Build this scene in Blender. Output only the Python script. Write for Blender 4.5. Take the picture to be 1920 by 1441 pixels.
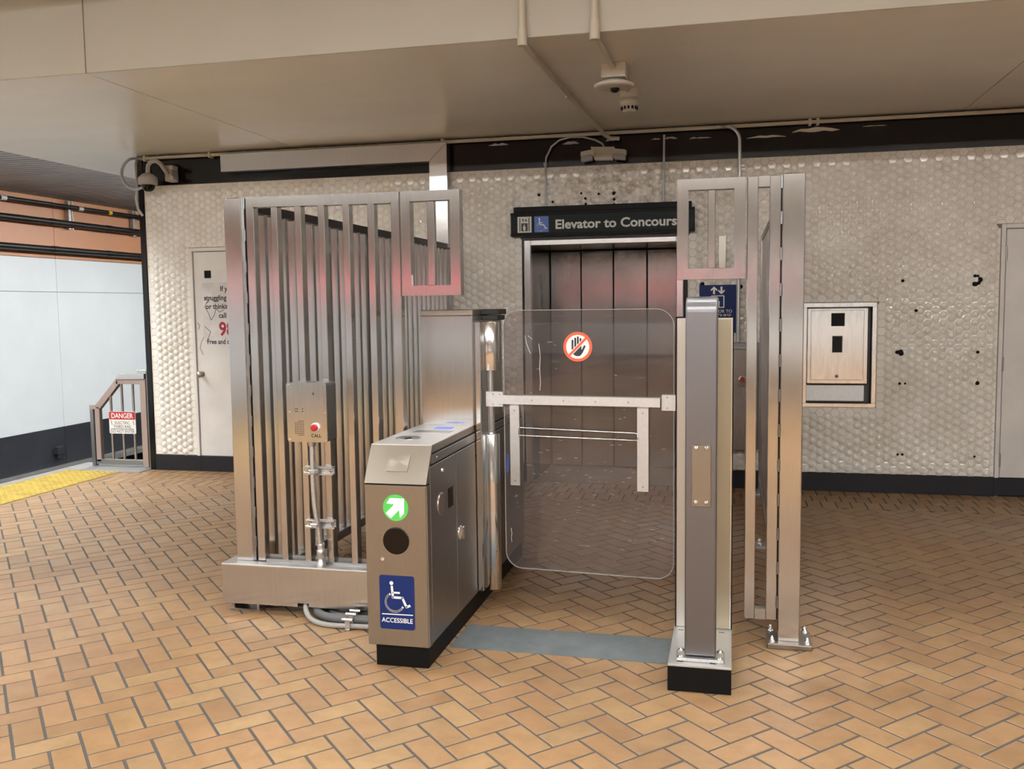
import bpy, bmesh, math, random
from mathutils import Vector, Matrix
random.seed(7)
for o in list(bpy.data.objects): bpy.data.objects.remove(o, do_unlink=True)
sc = bpy.context.scene
COL = sc.collection

# ------------------------------------------------------------------ camera
FPX = 1741.0
YAW, PITCH, ROLL = 0.23181153, 0.08494486, 0.01269334
CAMP = Vector((0, 0, 1.55))
fw = Vector((-math.sin(YAW)*math.cos(PITCH), math.cos(YAW)*math.cos(PITCH), -math.sin(PITCH)))
r0 = Vector((math.cos(YAW), math.sin(YAW), 0)); d0 = fw.cross(r0)
RT = r0*math.cos(ROLL) + d0*math.sin(ROLL); DN = -r0*math.sin(ROLL) + d0*math.cos(ROLL)
cam = bpy.data.cameras.new('camera'); camo = bpy.data.objects.new('camera', cam); COL.objects.link(camo)
cam.sensor_fit = 'HORIZONTAL'; cam.sensor_width = 36.0; cam.lens = FPX/1920*36.0; cam.clip_start = .05; cam.clip_end = 200
m = Matrix((RT, -DN, -fw)).transposed().to_4x4(); m.translation = CAMP
camo.matrix_world = m
sc.camera = camo
def project(p):
    v = Vector(p)-CAMP; w = v.dot(fw)
    return (960+FPX*v.dot(RT)/w, 720.5+FPX*v.dot(DN)/w, w)

# ------------------------------------------------------------------ world, lamps, exposure
world = bpy.data.worlds.new('station_air'); sc.world = world; world.use_nodes = True
bg = world.node_tree.nodes['Background']; bg.inputs[0].default_value = (1, .96, .9, 1); bg.inputs[1].default_value = .10
sc.view_settings.view_transform = 'Standard'; sc.view_settings.look = 'None'
sc.view_settings.exposure = 0.0; sc.view_settings.gamma = 1.0; sc.view_settings.use_curve_mapping = False
LAMP_FRONT = 66.0     # emission of the tubes hung just in front of the beam
LAMP_HALL = 80.0      # emission of the ceiling tubes over the concourse
ADDED_WASH = 130.0      # emission of the added tubes brightening the far end wall
LAMP_TRACK = 145.0     # emission of the tubes along the platform edge
LED_RED = 26.0        # emission of the red train display

# ------------------------------------------------------------------ materials
MATS = {}
def nt(name):
    m = bpy.data.materials.new(name); m.use_nodes = True
    n = m.node_tree.nodes; l = m.node_tree.links
    b = n['Principled BSDF']; MATS[name] = m
    return m, n, l, b
def plain(name, col, rough=.5, metal=0, spec=None, coat=0, emit=None, es=0):
    m, n, l, b = nt(name)
    b.inputs['Base Color'].default_value = (*col, 1); b.inputs['Roughness'].default_value = rough; b.inputs['Metallic'].default_value = metal
    if spec is not None: b.inputs['Specular IOR Level'].default_value = spec
    if coat: b.inputs['Coat Weight'].default_value = coat; b.inputs['Coat Roughness'].default_value = .1
    if emit: b.inputs['Emission Color'].default_value = (*emit, 1); b.inputs['Emission Strength'].default_value = es
    return m
def ramp(n, stops, interp='LINEAR'):
    r = n.new('ShaderNodeValToRGB'); r.color_ramp.interpolation = interp
    e = r.color_ramp.elements
    while len(e) < len(stops): e.new(.5)
    for x, (p, c) in zip(e, stops): x.position = p; x.color = (*c, 1) if len(c) == 3 else c
    return r
def noise(n, l, scale, detail=3, vec=None, rough=.5):
    t = n.new('ShaderNodeTexNoise'); t.inputs['Scale'].default_value = scale; t.inputs['Detail'].default_value = detail; t.inputs['Roughness'].default_value = rough
    if vec is not None: l.new(vec, t.inputs['Vector'])
    return t
def objco(n, l, sc3=None, coord='Object'):
    c = n.new('ShaderNodeTexCoord')
    if sc3 is None: return c.outputs[coord]
    mp = n.new('ShaderNodeMapping'); mp.inputs['Scale'].default_value = sc3; l.new(c.outputs[coord], mp.inputs['Vector'])
    return mp.outputs[0]
def mixc(n, l, fac, a, b, mode='MIX'):
    x = n.new('ShaderNodeMix'); x.data_type = 'RGBA'; x.blend_type = mode
    for s, v in ((0, fac), (6, a), (7, b)):
        if hasattr(v, 'is_linked') or hasattr(v, 'links'): l.new(v, x.inputs[s])
        else: x.inputs[s].default_value = v if s == 0 else (*v, 1)
    return x.outputs[2]
def bump(n, l, b, h, strength, dist=.002):
    x = n.new('ShaderNodeBump'); x.inputs['Strength'].default_value = strength; x.inputs['Distance'].default_value = dist
    l.new(h, x.inputs['Height']); l.new(x.outputs[0], b.inputs['Normal'])
def steel(name, col, rough, streak=(60, 60, 1.2), aniso=.75, rot=0.0, var=.10, grime=0.0, axis='Z'):
    """brushed stainless: fine streaks along the brushing, anisotropic highlight across it"""
    m, n, l, b = nt(name)
    b.inputs['Metallic'].default_value = 1
    v = objco(n, l, streak); t = noise(n, l, 6, 4, v)
    big = noise(n, l, 1.7, 3, objco(n, l))
    lo = tuple(c*(1-var) for c in col); hi = tuple(min(1, c*(1+var)) for c in col)
    rr = ramp(n, [(.3, lo), (.7, hi)]); l.new(t.outputs[0], rr.inputs[0]); c = rr.outputs[0]
    r2 = ramp(n, [(.42, (.55, .5, .45)), (.62, (1, 1, 1))]); l.new(big.outputs[0], r2.inputs[0])
    c = mixc(n, l, grime, c, r2.outputs[0], 'MULTIPLY')
    l.new(c, b.inputs['Base Color'])
    mr = n.new('ShaderNodeMapRange'); mr.inputs[3].default_value = rough*.82; mr.inputs[4].default_value = rough*1.25
    l.new(t.outputs[0], mr.inputs[0]); l.new(mr.outputs[0], b.inputs['Roughness'])
    if aniso:
        b.inputs['Anisotropic'].default_value = aniso; b.inputs['Anisotropic Rotation'].default_value = rot
        tg = n.new('ShaderNodeTangent'); tg.direction_type = 'RADIAL'; tg.axis = axis; l.new(tg.outputs[0], b.inputs['Tangent'])
    return m
steel('steel', (.58, .57, .56), .21, var=.06, aniso=.97)                         # brushed along the length of uprights
steel('steel_light', (.64, .645, .65), .48, aniso=0, streak=(8, 40, 8), var=.05)
steel('steel_polished', (.72, .72, .72), .16, aniso=.5, streak=(60, 60, 2), var=.04)
steel('steel_console', (.35, .325, .285), .36, aniso=.4, streak=(80, 80, 3), var=.05)
steel('steel_side', (.33, .335, .345), .34, aniso=.4, streak=(3, 3, 80), var=.08, grime=.25)
steel('steel_worn', (.46, .43, .41), .36, aniso=.5, streak=(40, 40, 1.5), var=.14, grime=.45)
steel('steel_bright', (.80, .80, .81), .17, aniso=.3, streak=(10, 10, 2), var=.10)
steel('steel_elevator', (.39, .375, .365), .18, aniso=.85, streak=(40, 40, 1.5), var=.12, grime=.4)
plain('steel_recess_shade', (.10, .10, .10), .4, 1)  # darkness of the cabinet recess put into the steel colour
steel('zinc', (.62, .63, .64), .38, aniso=0, streak=(20, 20, 20), var=.15)
steel('grey_column', (.215, .215, .232), .42, aniso=.3, streak=(90, 90, 90), var=.04)
plain('dark_rail', (.035, .03, .028), .42, .3)
plain('black', (.004, .004, .004), .5, spec=.15)
plain('black_gloss', (.008, .005, .004), .15, spec=.25)
plain('black_band', (.006, .0055, .006), .18, spec=.3)
plain('base_black', (.013, .013, .018), .40, spec=.3)
plain('dark_gap', (.01, .01, .01), .8)
plain('rubber', (.02, .02, .02), .6)
plain('white_print', (.80, .80, .78), .5)
plain('sign_print', (.56, .57, .53), .5)
plain('black_print', (.012, .012, .014), .5)
plain('red_print', (.33, .012, .03), .5)
plain('sign_red', (.42, .02, .02), .45)
plain('sign_white', (.74, .73, .71), .45)
plain('sticker_red', (.86, .13, .06), .45)
plain('sticker_white', (.88, .88, .87), .45)
plain('sticker_ink', (.02, .03, .05), .5)
plain('blue_sign', (.006, .020, .115), .5, spec=.25)
plain('icon_blue', (.03, .11, .42), .4)
plain('sign_green', (.006, .012, .011), .45, spec=.15)
plain('green_lit', (.07, .40, .07), .4, emit=(.10, .75, .13), es=.22)
plain('arrow_lit', (.9, .95, .9), .4, emit=(.95, 1, .95), es=.8)
plain('blue_lit', (.02, .08, .8), .3, emit=(.05, .2, 1), es=.35)
plain('call_red', (.45, .01, .015), .3, coat=.5)
plain('cream_plastic', (.60, .56, .48), .4)
plain('cream_conduit', (.55, .50, .41), .38)
plain('lens_clear', (.35, .35, .34), .15)
plain('grey_conduit', (.42, .43, .44), .5)
plain('camera_grey', (.42, .39, .37), .4)
plain('pipe_black', (.012, .010, .010), .38)
plain('yellow_tag', (.8, .55, .03), .5)
plain('tube_hall', (.9, .9, .9), .4, emit=(1, .985, .955), es=LAMP_HALL)
plain('added_wash_tube', (.9, .9, .9), .4, emit=(.95, .98, 1), es=ADDED_WASH)
plain('tube_front', (.9, .9, .9), .4, emit=(1, .985, .955), es=LAMP_FRONT)
plain('tube_track', (.9, .9, .9), .4, emit=(.95, .985, 1), es=LAMP_TRACK)
plain('led_red', (.4, 0, .02), .4, emit=(1, .05, .10), es=LED_RED)
plain('fixture_white', (.7, .7, .68), .4)
plain('grout', (.075, .072, .068), .9)
plain('tile_grout', (.19, .17, .145), .9)
plain('trackbed', (.012, .011, .011), .9)
plain('gate_pinkish', (.44, .34, .31), .42, .6)

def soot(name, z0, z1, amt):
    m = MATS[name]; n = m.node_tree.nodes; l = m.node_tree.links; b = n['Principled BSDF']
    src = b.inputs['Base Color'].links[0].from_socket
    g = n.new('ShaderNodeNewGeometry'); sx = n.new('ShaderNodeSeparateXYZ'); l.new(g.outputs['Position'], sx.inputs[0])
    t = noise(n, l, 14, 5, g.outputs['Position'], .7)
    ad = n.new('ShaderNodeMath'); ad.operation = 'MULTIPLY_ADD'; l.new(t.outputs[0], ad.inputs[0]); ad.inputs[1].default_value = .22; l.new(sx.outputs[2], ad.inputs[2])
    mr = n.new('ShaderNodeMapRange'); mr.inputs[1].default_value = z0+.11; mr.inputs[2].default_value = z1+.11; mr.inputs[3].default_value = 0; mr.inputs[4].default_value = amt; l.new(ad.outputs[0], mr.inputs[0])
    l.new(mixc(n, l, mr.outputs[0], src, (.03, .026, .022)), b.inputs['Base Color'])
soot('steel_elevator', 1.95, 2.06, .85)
def piece_random(n, l, g):
    oi = n.new('ShaderNodeObjectInfo'); ad = n.new('ShaderNodeMath'); ad.operation = 'ADD'; fr_ = n.new('ShaderNodeMath'); fr_.operation = 'FRACT'
    l.new(g.outputs['Random Per Island'], ad.inputs[0]); l.new(oi.outputs['Random'], ad.inputs[1]); l.new(ad.outputs[0], fr_.inputs[0]); return fr_.outputs[0]
def mat_brick():
    m, n, l, b = nt('brick')
    g = n.new('ShaderNodeNewGeometry')
    rr = ramp(n, [(0, (.245, .142, .072)), (.20, (.335, .193, .096)), (.40, (.385, .236, .114)), (.55, (.31, .204, .107)), (.70, (.37, .208, .108)), (.85, (.395, .256, .125)), (.94, (.41, .288, .147)), (1, (.295, .20, .112))])
    l.new(piece_random(n, l, g), rr.inputs[0])
    pos = g.outputs['Position']
    t1 = noise(n, l, 9, 6, pos, .65); r1 = ramp(n, [(.28, (.72, .68, .62)), (.6, (1, 1, 1)), (.8, (1.06, 1.06, 1.05))]); l.new(t1.outputs[0], r1.inputs[0])
    c = mixc(n, l, .8, mixc(n, l, .52, rr.outputs[0], (.345, .212, .108)), r1.outputs[0], 'MULTIPLY')
    t2 = noise(n, l, .9, 3, pos); r2 = ramp(n, [(.35, (.80, .77, .74)), (.62, (1, 1, 1))]); l.new(t2.outputs[0], r2.inputs[0])
    c = mixc(n, l, .6, c, r2.outputs[0], 'MULTIPLY')
    t3 = noise(n, l, 75, 2, pos); r3 = ramp(n, [(.23, (.25, .2, .16)), (.30, (1, 1, 1))]); l.new(t3.outputs[0], r3.inputs[0])
    c = mixc(n, l, .55, c, r3.outputs[0], 'MULTIPLY')
    l.new(c, b.inputs['Base Color'])
    mr = n.new('ShaderNodeMapRange'); mr.inputs[1].default_value = .3; mr.inputs[2].default_value = .7; mr.inputs[3].default_value = .30; mr.inputs[4].default_value = .50
    l.new(t2.outputs[0], mr.inputs[0]); l.new(mr.outputs[0], b.inputs['Roughness'])
    b.inputs['Specular IOR Level'].default_value = .38
    tb = noise(n, l, 22, 3, pos); bump(n, l, b, tb.outputs[0], .25, .004)
mat_brick()
def mat_tile():
    m, n, l, b = nt('hex_tile')
    g = n.new('ShaderNodeNewGeometry')
    rr = ramp(n, [(0, (.74, .715, .665)), (1, (.81, .785, .735))]); l.new(piece_random(n, l, g), rr.inputs[0])
    pos = g.outputs['Position']
    sx = n.new('ShaderNodeSeparateXYZ'); l.new(pos, sx.inputs[0])
    # old soot and water stains above and around the elevator sign
    d = n.new('ShaderNodeVectorMath'); d.operation = 'DISTANCE'; mp = n.new('ShaderNodeMapping'); mp.inputs['Scale'].default_value = (.75, 0, 1.9)
    l.new(pos, mp.inputs['Vector']); l.new(mp.outputs[0], d.inputs[0]); d.inputs[1].default_value = (-.95*.75, 0, 2.52*1.9)
    mr = n.new('ShaderNodeMapRange'); mr.inputs[1].default_value = 1.1; mr.inputs[2].default_value = .1; mr.inputs[3].default_value = 0; mr.inputs[4].default_value = .8
    l.new(d.outputs['Value'], mr.inputs[0])
    t = noise(n, l, 16, 5, pos, .7); r1 = ramp(n, [(.36, (.40, .32, .25)), (.58, (1, .98, .95))]); l.new(t.outputs[0], r1.inputs[0])
    c = mixc(n, l, mr.outputs[0], rr.outputs[0], r1.outputs[0], 'MULTIPLY')
    t2 = noise(n, l, 3, 3, pos); r2 = ramp(n, [(.35, (.88, .85, .80)), (.6, (1, 1, 1))]); l.new(t2.outputs[0], r2.inputs[0])
    c = mixc(n, l, .6, c, r2.outputs[0], 'MULTIPLY')
    t4 = noise(n, l, 7, 1, pos); r4 = ramp(n, [(.19, (.02, .02, .02)), (.20, (1, 1, 1))]); l.new(t4.outputs[0], r4.inputs[0])
    c = mixc(n, l, 0, c, r4.outputs[0], 'MULTIPLY')
    l.new(c, b.inputs['Base Color']); b.inputs['Roughness'].default_value = .09; b.inputs['Specular IOR Level'].default_value = .5
mat_tile()
def mat_mottled(name, c0, c1, scale, rough, bumpy=0, coord='Object', st=(1, 1, 1), spec=.5):
    m, n, l, b = nt(name)
    t = noise(n, l, scale, 5, objco(n, l, st, coord), .6); r = ramp(n, [(.32, c0), (.68, c1)]); l.new(t.outputs[0], r.inputs[0])
    l.new(r.outputs[0], b.inputs['Base Color']); b.inputs['Roughness'].default_value = rough; b.inputs['Specular IOR Level'].default_value = spec
    if bumpy: bump(n, l, b, t.outputs[0], bumpy, .003)
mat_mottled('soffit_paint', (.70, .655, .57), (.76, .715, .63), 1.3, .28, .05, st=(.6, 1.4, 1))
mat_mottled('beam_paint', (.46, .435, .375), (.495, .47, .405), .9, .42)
mat_mottled('door_white', (.60, .58, .56), (.70, .68, .66), 2.5, .42)
mat_mottled('panel_white', (.78, .80, .81), (.86, .88, .88), 1.1, .38, st=(1, .6, .5))
mat_mottled('panel_orange', (.60, .285, .17), (.66, .31, .15), .8, .38)
mat_mottled('panel_dark', (.030, .031, .038), (.045, .046, .055), 2, .4)
mat_mottled('concrete_grey', (.16, .155, .15), (.26, .25, .24), 5, .6)
mat_mottled('patch_grey', (.105, .125, .135), (.15, .172, .18), 9, .55, .2)
mat_mottled('yellow_tactile', (.30, .20, .02), (.46, .335, .045), 7, .5)
mat_mottled('slat_metal', (.22, .20, .19), (.30, .28, .265), 2, .4)
mat_mottled('hall_ceiling', (.50, .47, .40), (.55, .52, .45), 1, .6)
mat_mottled('rear_dark', (.16, .145, .13), (.20, .185, .165), 1, .5)
mat_mottled('rear_wall', (.50, .48, .44), (.56, .54, .50), 1, .4)
mat_mottled('hall_floor', (.36, .22, .11), (.44, .28, .15), 6, .4)
mat_mottled('poster_paper', (.52, .50, .50), (.68, .66, .65), 6, .45)
mat_mottled('elev_sill', (.05, .05, .055), (.10, .095, .095), 8, .35)
def mat_acrylic():
    m, n, l, b = nt('acrylic')
    n.remove(b); out = n['Material Output']
    tr = n.new('ShaderNodeBsdfTransparent'); tr.inputs[0].default_value = (.80, .765, .76, 1)
    gl = n.new('ShaderNodeBsdfGlossy'); gl.inputs['Roughness'].default_value = .03; gl.inputs[0].default_value = (1, 1, 1, 1)
    df = n.new('ShaderNodeBsdfDiffuse'); df.inputs[0].default_value = (.75, .72, .72, 1)
    fr = n.new('ShaderNodeFresnel'); fr.inputs[0].default_value = 1.49
    g = n.new('ShaderNodeNewGeometry')
    mp = n.new('ShaderNodeMapping'); mp.inputs['Scale'].default_value = (4, 4, 55); mp.inputs['Rotation'].default_value = (0, .08, 0); l.new(g.outputs['Position'], mp.inputs[0])
    t = noise(n, l, 1.6, 4, mp.outputs[0], .7)
    r = ramp(n, [(.60, (.035,)*3), (.70, (.10,)*3), (.80, (.55,)*3)]); l.new(t.outputs[0], r.inputs[0])
    m1 = n.new('ShaderNodeMixShader'); l.new(r.outputs[0], m1.inputs[0]); l.new(tr.outputs[0], m1.inputs[1]); l.new(df.outputs[0], m1.inputs[2])
    m2 = n.new('ShaderNodeMixShader'); l.new(fr.outputs[0], m2.inputs[0]); l.new(m1.outputs[0], m2.inputs[1]); l.new(gl.outputs[0], m2.inputs[2])
    l.new(m2.outputs[0], out.inputs[0])
mat_acrylic()
plain('acrylic_edge', (.36, .35, .345), .2)
plain('scuff_ink', (.16, .155, .15), .6)
plain('scuff_grey', (.33, .32, .31), .6)
plain('scratch', (.75, .73, .72), .5)
plain('cabinet_beige', (.40, .35, .255), .35, .75)
plain('cabinet_grey', (.55, .54, .50), .35, .75)
plain('conduit_pale', (.30, .30, .29), .5)
plain('conduit_dark', (.10, .105, .11), .55)

# ------------------------------------------------------------------ mesh builder
class MB:
    def __init__(s): s.v = []; s.f = []; s.sm = []
    def add(s, vs, fs, smooth=False):
        k = len(s.v); s.v += [tuple(p) for p in vs]; s.f += [tuple(i+k for i in f) for f in fs]; s.sm += [smooth]*len(fs); return s
    def box(s, x0, x1, y0, y1, z0, z1, bev=0):
        if x0 > x1: x0, x1 = x1, x0
        if y0 > y1: y0, y1 = y1, y0
        if z0 > z1: z0, z1 = z1, z0
        if not bev:
            return s.add([(x, y, z) for x in (x0, x1) for y in (y0, y1) for z in (z0, z1)],
                         [(0, 1, 3, 2), (4, 6, 7, 5), (0, 4, 5, 1), (2, 3, 7, 6), (0, 2, 6, 4), (1, 5, 7, 3)])
        bev = min(bev, (x1-x0)*.45, (y1-y0)*.45, (z1-z0)*.45)
        lo, hi = (x0, y0, z0), (x1, y1, z1); vs = []; idx = {}
        for c in range(8):
            sg = ((c >> 2) & 1, (c >> 1) & 1, c & 1)
            for a in range(3):
                p = [0, 0, 0]
                for k in range(3):
                    e = hi[k] if sg[k] else lo[k]
                    p[k] = e if k == a else (e-bev if sg[k] else e+bev)
                idx[(sg, a)] = len(vs); vs.append(p)
        fs = []
        for a in range(3):
            b, c = (a+1) % 3, (a+2) % 3
            for e in (0, 1):
                q = []
                for sb, sc_ in ((0, 0), (1, 0), (1, 1), (0, 1)):
                    sg = [0, 0, 0]; sg[a] = e; sg[b] = sb; sg[c] = sc_; q.append(idx[(tuple(sg), a)])
                fs.append(q if e else q[::-1])
            for sb in (0, 1):
                for sc_ in (0, 1):
                    g0 = [0, 0, 0]; g0[b] = sb; g0[c] = sc_; g1 = list(g0); g1[a] = 1
                    q = [idx[(tuple(g0), b)], idx[(tuple(g1), b)], idx[(tuple(g1), c)], idx[(tuple(g0), c)]]
                    fs.append(q if sb != sc_ else q[::-1])
        for c in range(8):
            sg = ((c >> 2) & 1, (c >> 1) & 1, c & 1); q = [idx[(sg, 0)], idx[(sg, 1)], idx[(sg, 2)]]
            fs.append(q if sum(sg) % 2 else q[::-1])
        return s.add(vs, fs)
    def prism(s, poly, O, U, V, N, t):
        """polygon in the U,V plane at O pushed along N by t"""
        O, U, V, N = Vector(O), Vector(U), Vector(V), Vector(N); n = len(poly)
        a = [O+U*p[0]+V*p[1] for p in poly]; b = [p+N*t for p in a]
        fs = [tuple(range(n))[::-1], tuple(range(n, 2*n))] + [(i, (i+1) % n, n+(i+1) % n, n+i) for i in range(n)]
        return s.add(a+b, fs)
    def tube(s, pts, r, seg=10, caps=True):
        pts = [Vector(p) for p in pts]; n = len(pts); rs = r if isinstance(r, (list, tuple)) else [r]*n
        t0 = (pts[1]-pts[0]).normalized(); u = t0.orthogonal().normalized(); vs = []; prev = t0
        for i, p in enumerate(pts):
            t = (pts[min(i+1, n-1)]-pts[max(i-1, 0)]).normalized()
            q = prev.rotation_difference(t); u = (q @ u); u = (u-t*u.dot(t)).normalized(); w = t.cross(u); prev = t
            vs += [p+(u*math.cos(2*math.pi*k/seg)+w*math.sin(2*math.pi*k/seg))*rs[i] for k in range(seg)]
        fs = [(i*seg+k, i*seg+(k+1) % seg, (i+1)*seg+(k+1) % seg, (i+1)*seg+k) for i in range(n-1) for k in range(seg)]
        s.add(vs, fs, True)
        if caps:
            s.add(vs[:seg], [tuple(range(seg))[::-1]]); s.add(vs[-seg:], [tuple(range(seg))])
        return s
    def cyl(s, a, b, r, seg=20): return s.tube([a, b], r, seg)
    def lathe(s, prof, C, ax=(0, 0, 1), seg=24, smooth=True):
        """profile of (radius, height) around the axis ax through C"""
        C, A = Vector(C), Vector(ax).normalized(); U = A.orthogonal().normalized(); W = A.cross(U); vs = []
        for r, h in prof: vs += [C+A*h+(U*math.cos(2*math.pi*k/seg)+W*math.sin(2*math.pi*k/seg))*r for k in range(seg)]
        fs = [(i*seg+k, i*seg+(k+1) % seg, (i+1)*seg+(k+1) % seg, (i+1)*seg+k) for i in range(len(prof)-1) for k in range(seg)]
        s.add(vs, fs, smooth); s.add(vs[:seg], [tuple(range(seg))[::-1]]); s.add(vs[-seg:], [tuple(range(seg))]); return s
    def mesh(s, name, mat):
        me = bpy.data.meshes.new(name); me.from_pydata(s.v, [], s.f); me.update()
        me.polygons.foreach_set('use_smooth', s.sm)
        bm = bmesh.new(); bm.from_mesh(me); bmesh.ops.recalc_face_normals(bm, faces=bm.faces[:]) if len(s.f) < 4000 else None
        bm.to_mesh(me); bm.free()
        me.materials.append(MATS[mat]); return me
    def build(s, name, mat, parent=None):
        o = bpy.data.objects.new(name, s.mesh(name, mat)); COL.objects.link(o); attach(o, parent); return o
def attach(o, parent):
    if parent is None: return
    o.parent = parent
    if parent.type == 'EMPTY': o.location = tuple(-c for c in parent.location)     # vertices stay in world metres
def bx(name, mat, parent, *a, bev=0): return MB().box(*a, bev=bev).build(name, mat, parent)
def thing(name, label, cat, loc=(0, 0, 0), group=None):
    o = bpy.data.objects.new(name, None); COL.objects.link(o); o.location = loc; o.empty_display_size = .1
    o['label'] = label; o['category'] = cat
    if group: o['group'] = group
    return o
def tag(o, label, cat=None, group=None):
    o['label'] = label
    if cat: o['category'] = cat
    if group: o['group'] = group
    return o
def struct(o, label=None, cat=None):
    o['kind'] = 'structure'
    if label: o['label'] = label
    if cat: o['category'] = cat
    return o
def lettering(name, txt, size, mat, parent, O, U=(1, 0, 0), V=(0, 0, 1), N=(0, -1, 0), sx=1.0, t=.0008, align='LEFT', bold=0.0):
    cu = bpy.data.curves.new('tmp', 'FONT'); cu.body = txt; cu.size = size; cu.align_x = align; cu.offset = bold; cu.resolution_u = 3
    to = bpy.data.objects.new('tmp', cu); COL.objects.link(to)
    me = bpy.data.meshes.new_from_object(to); bpy.data.objects.remove(to, do_unlink=True)
    O, U, V, N = Vector(O), Vector(U), Vector(V), Vector(N); mb = MB()
    vs = [O+U*(v.co.x*sx)+V*v.co.y+N*t for v in me.vertices]
    mb.add(vs, [tuple(p.vertices) for p in me.polygons])
    me2 = bpy.data.meshes.new(name); me2.from_pydata(mb.v, [], mb.f); me2.update(); me2.materials.append(MATS[mat])
    o = bpy.data.objects.new(name, me2); COL.objects.link(o); attach(o, parent); return o
def disc2(c, r, n=40): return [(c[0]+r*math.cos(2*math.pi*k/n), c[1]+r*math.sin(2*math.pi*k/n)) for k in range(n)]
def rrect(x0, x1, z0, z1, r, n=6):
    p = []
    for cx, cz, a0 in ((x1-r, z1-r, 0), (x0+r, z1-r, 90), (x0+r, z0+r, 180), (x1-r, z0+r, 270)):
        p += [(cx+r*math.cos(math.radians(a0+90*k/n)), cz+r*math.sin(math.radians(a0+90*k/n))) for k in range(n+1)]
    return p
def stroke(mb, pts, w, O, U, V, N, t):
    """flat printed line of width w"""
    for i in range(len(pts)-1):
        a, b = Vector(pts[i]), Vector(pts[i+1]); d = (b-a).normalized(); n = Vector((-d.y, d.x))*(w/2)
        mb.prism([a+n, a-n, b-n, b+n], O, U, V, N, t)
    for p in pts[1:-1]: mb.prism(disc2(p, w/2, 10), O, U, V, N, t)
def wheelchair(mb, s, O, U=(1, 0, 0), V=(0, 0, 1), N=(0, -1, 0), t=.0012):
    """access symbol, about 1.0 tall, scaled by s, centred at O"""
    S = lambda P: [((x-.46)*s, (y-.5)*s) for x, y in P]
    mb.prism(disc2(S([(.30, .93)])[0], .065*s, 16), O, U, V, N, t)
    stroke(mb, S([(.31, .84), (.34, .46), (.66, .46), (.80, .16), (.93, .22)]), .075*s, O, U, V, N, t)
    stroke(mb, S([(.325, .62), (.58, .62)]), .06*s, O, U, V, N, t)
    arc = [(.40+.31*math.cos(math.radians(a)), .30+.31*math.sin(math.radians(a))) for a in range(118, 336, 12)]
    stroke(mb, S(arc), .065*s, O, U, V, N, t)
def arrow2(mb, c, s, ang, O, U, V, N, t):
    P = [(-.5, -.13), (.12, -.13), (-.1, -.42), (.14, -.42), (.52, 0), (.14, .42), (-.1, .42), (.12, .13), (-.5, .13)]
    ca, sa = math.cos(ang), math.sin(ang)
    mb.prism([(c[0]+s*(x*ca-y*sa), c[1]+s*(x*sa+y*ca)) for x, y in P], O, U, V, N, t)
FX = dict(U=(1, 0, 0), V=(0, 0, 1), N=(0, -1, 0))

# ================================================================== THE SETTING
W = 7.92                      # face of the tiled wall
# ---------------- floor with herringbone brick
flo = bx('floor', 'grout', None, -6.30, 6.0, -4.0, 8.2, -.10, -.0022); struct(flo, 'orange-tan herringbone brick platform floor', 'floor')
struct(bx('floor_concourse', 'hall_floor', None, -6.43, 9.0, -17, -4.0, -.10, -.002), 'brown concourse floor behind the viewpoint', 'floor')
struct(bx('floor_platform_edge', 'concrete_grey', None, -6.43, -6.30, -17, 8.2, -1.1, -.001), 'grey concrete coping along the platform edge', 'floor')
u = Vector((.0757, .0781)); v = Vector((-.0757, .0781))
org = Vector((-.4347*1.55, 2.3478*1.55)) - v
J = .0055                     # half joint
def clip(poly, f):
    out = []; n = len(poly)
    for i in range(n):
        a, b = poly[i], poly[(i+1) % n]; fa, fb = f(a), f(b)
        if fa >= 0: out.append(a)
        if (fa >= 0) != (fb >= 0): out.append(a+(b-a)*(fa/(fa-fb)))
    return out
def brick_geo(poly, dz):
    """top face, chamfer and sides of one brick"""
    c = sum(poly, Vector((0, 0)))/len(poly); n = len(poly)
    inn = []
    for p in poly:
        d = (c-p); inn.append(p+d.normalized()*min(.0022, d.length*.3))
    vs = [(p.x, p.y, -.006) for p in poly]+[(p.x, p.y, -.0016+dz) for p in poly]+[(p.x, p.y, dz) for p in inn]
    fs = [(i, (i+1) % n, n+(i+1) % n, n+i) for i in range(n)]+[(n+i, n+(i+1) % n, 2*n+(i+1) % n, 2*n+i) for i in range(n)]+[tuple(range(2*n, 3*n))]
    return vs, fs
bricks = []
def shape(i, j, k):
    o = org + (u+v)*j + (u-v)*2*i
    a, b, c, d = (0, 2, 0, 1) if k == 0 else (0, 1, 1, 3)
    lu, lv = u.length, v.length; ju, jv = J/lu, J/lv
    return [o+u*(a+ju)+v*(c+jv), o+u*(b-ju)+v*(c+jv), o+u*(b-ju)+v*(d-jv), o+u*(a+ju)+v*(d-jv)]
for i in range(-30, 24):
    for j in range(-56, 30):
        for k in (0, 1):
            P = shape(i, j, k)
            P = clip(P, lambda p: p.x+5.715); 
            if len(P) > 2: P = clip(P, lambda p: 7.262-p.y)
            if len(P) > 2: P = clip(P, lambda p: 6.0-p.x)
            if len(P) > 2: P = clip(P, lambda p: p.y+4.0)
            if len(P) < 3: continue
            A = abs(sum(P[q].x*P[(q+1) % len(P)].y-P[(q+1) % len(P)].x*P[q].y for q in range(len(P))))/2
            if A > .0006: bricks.append(P)
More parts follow.
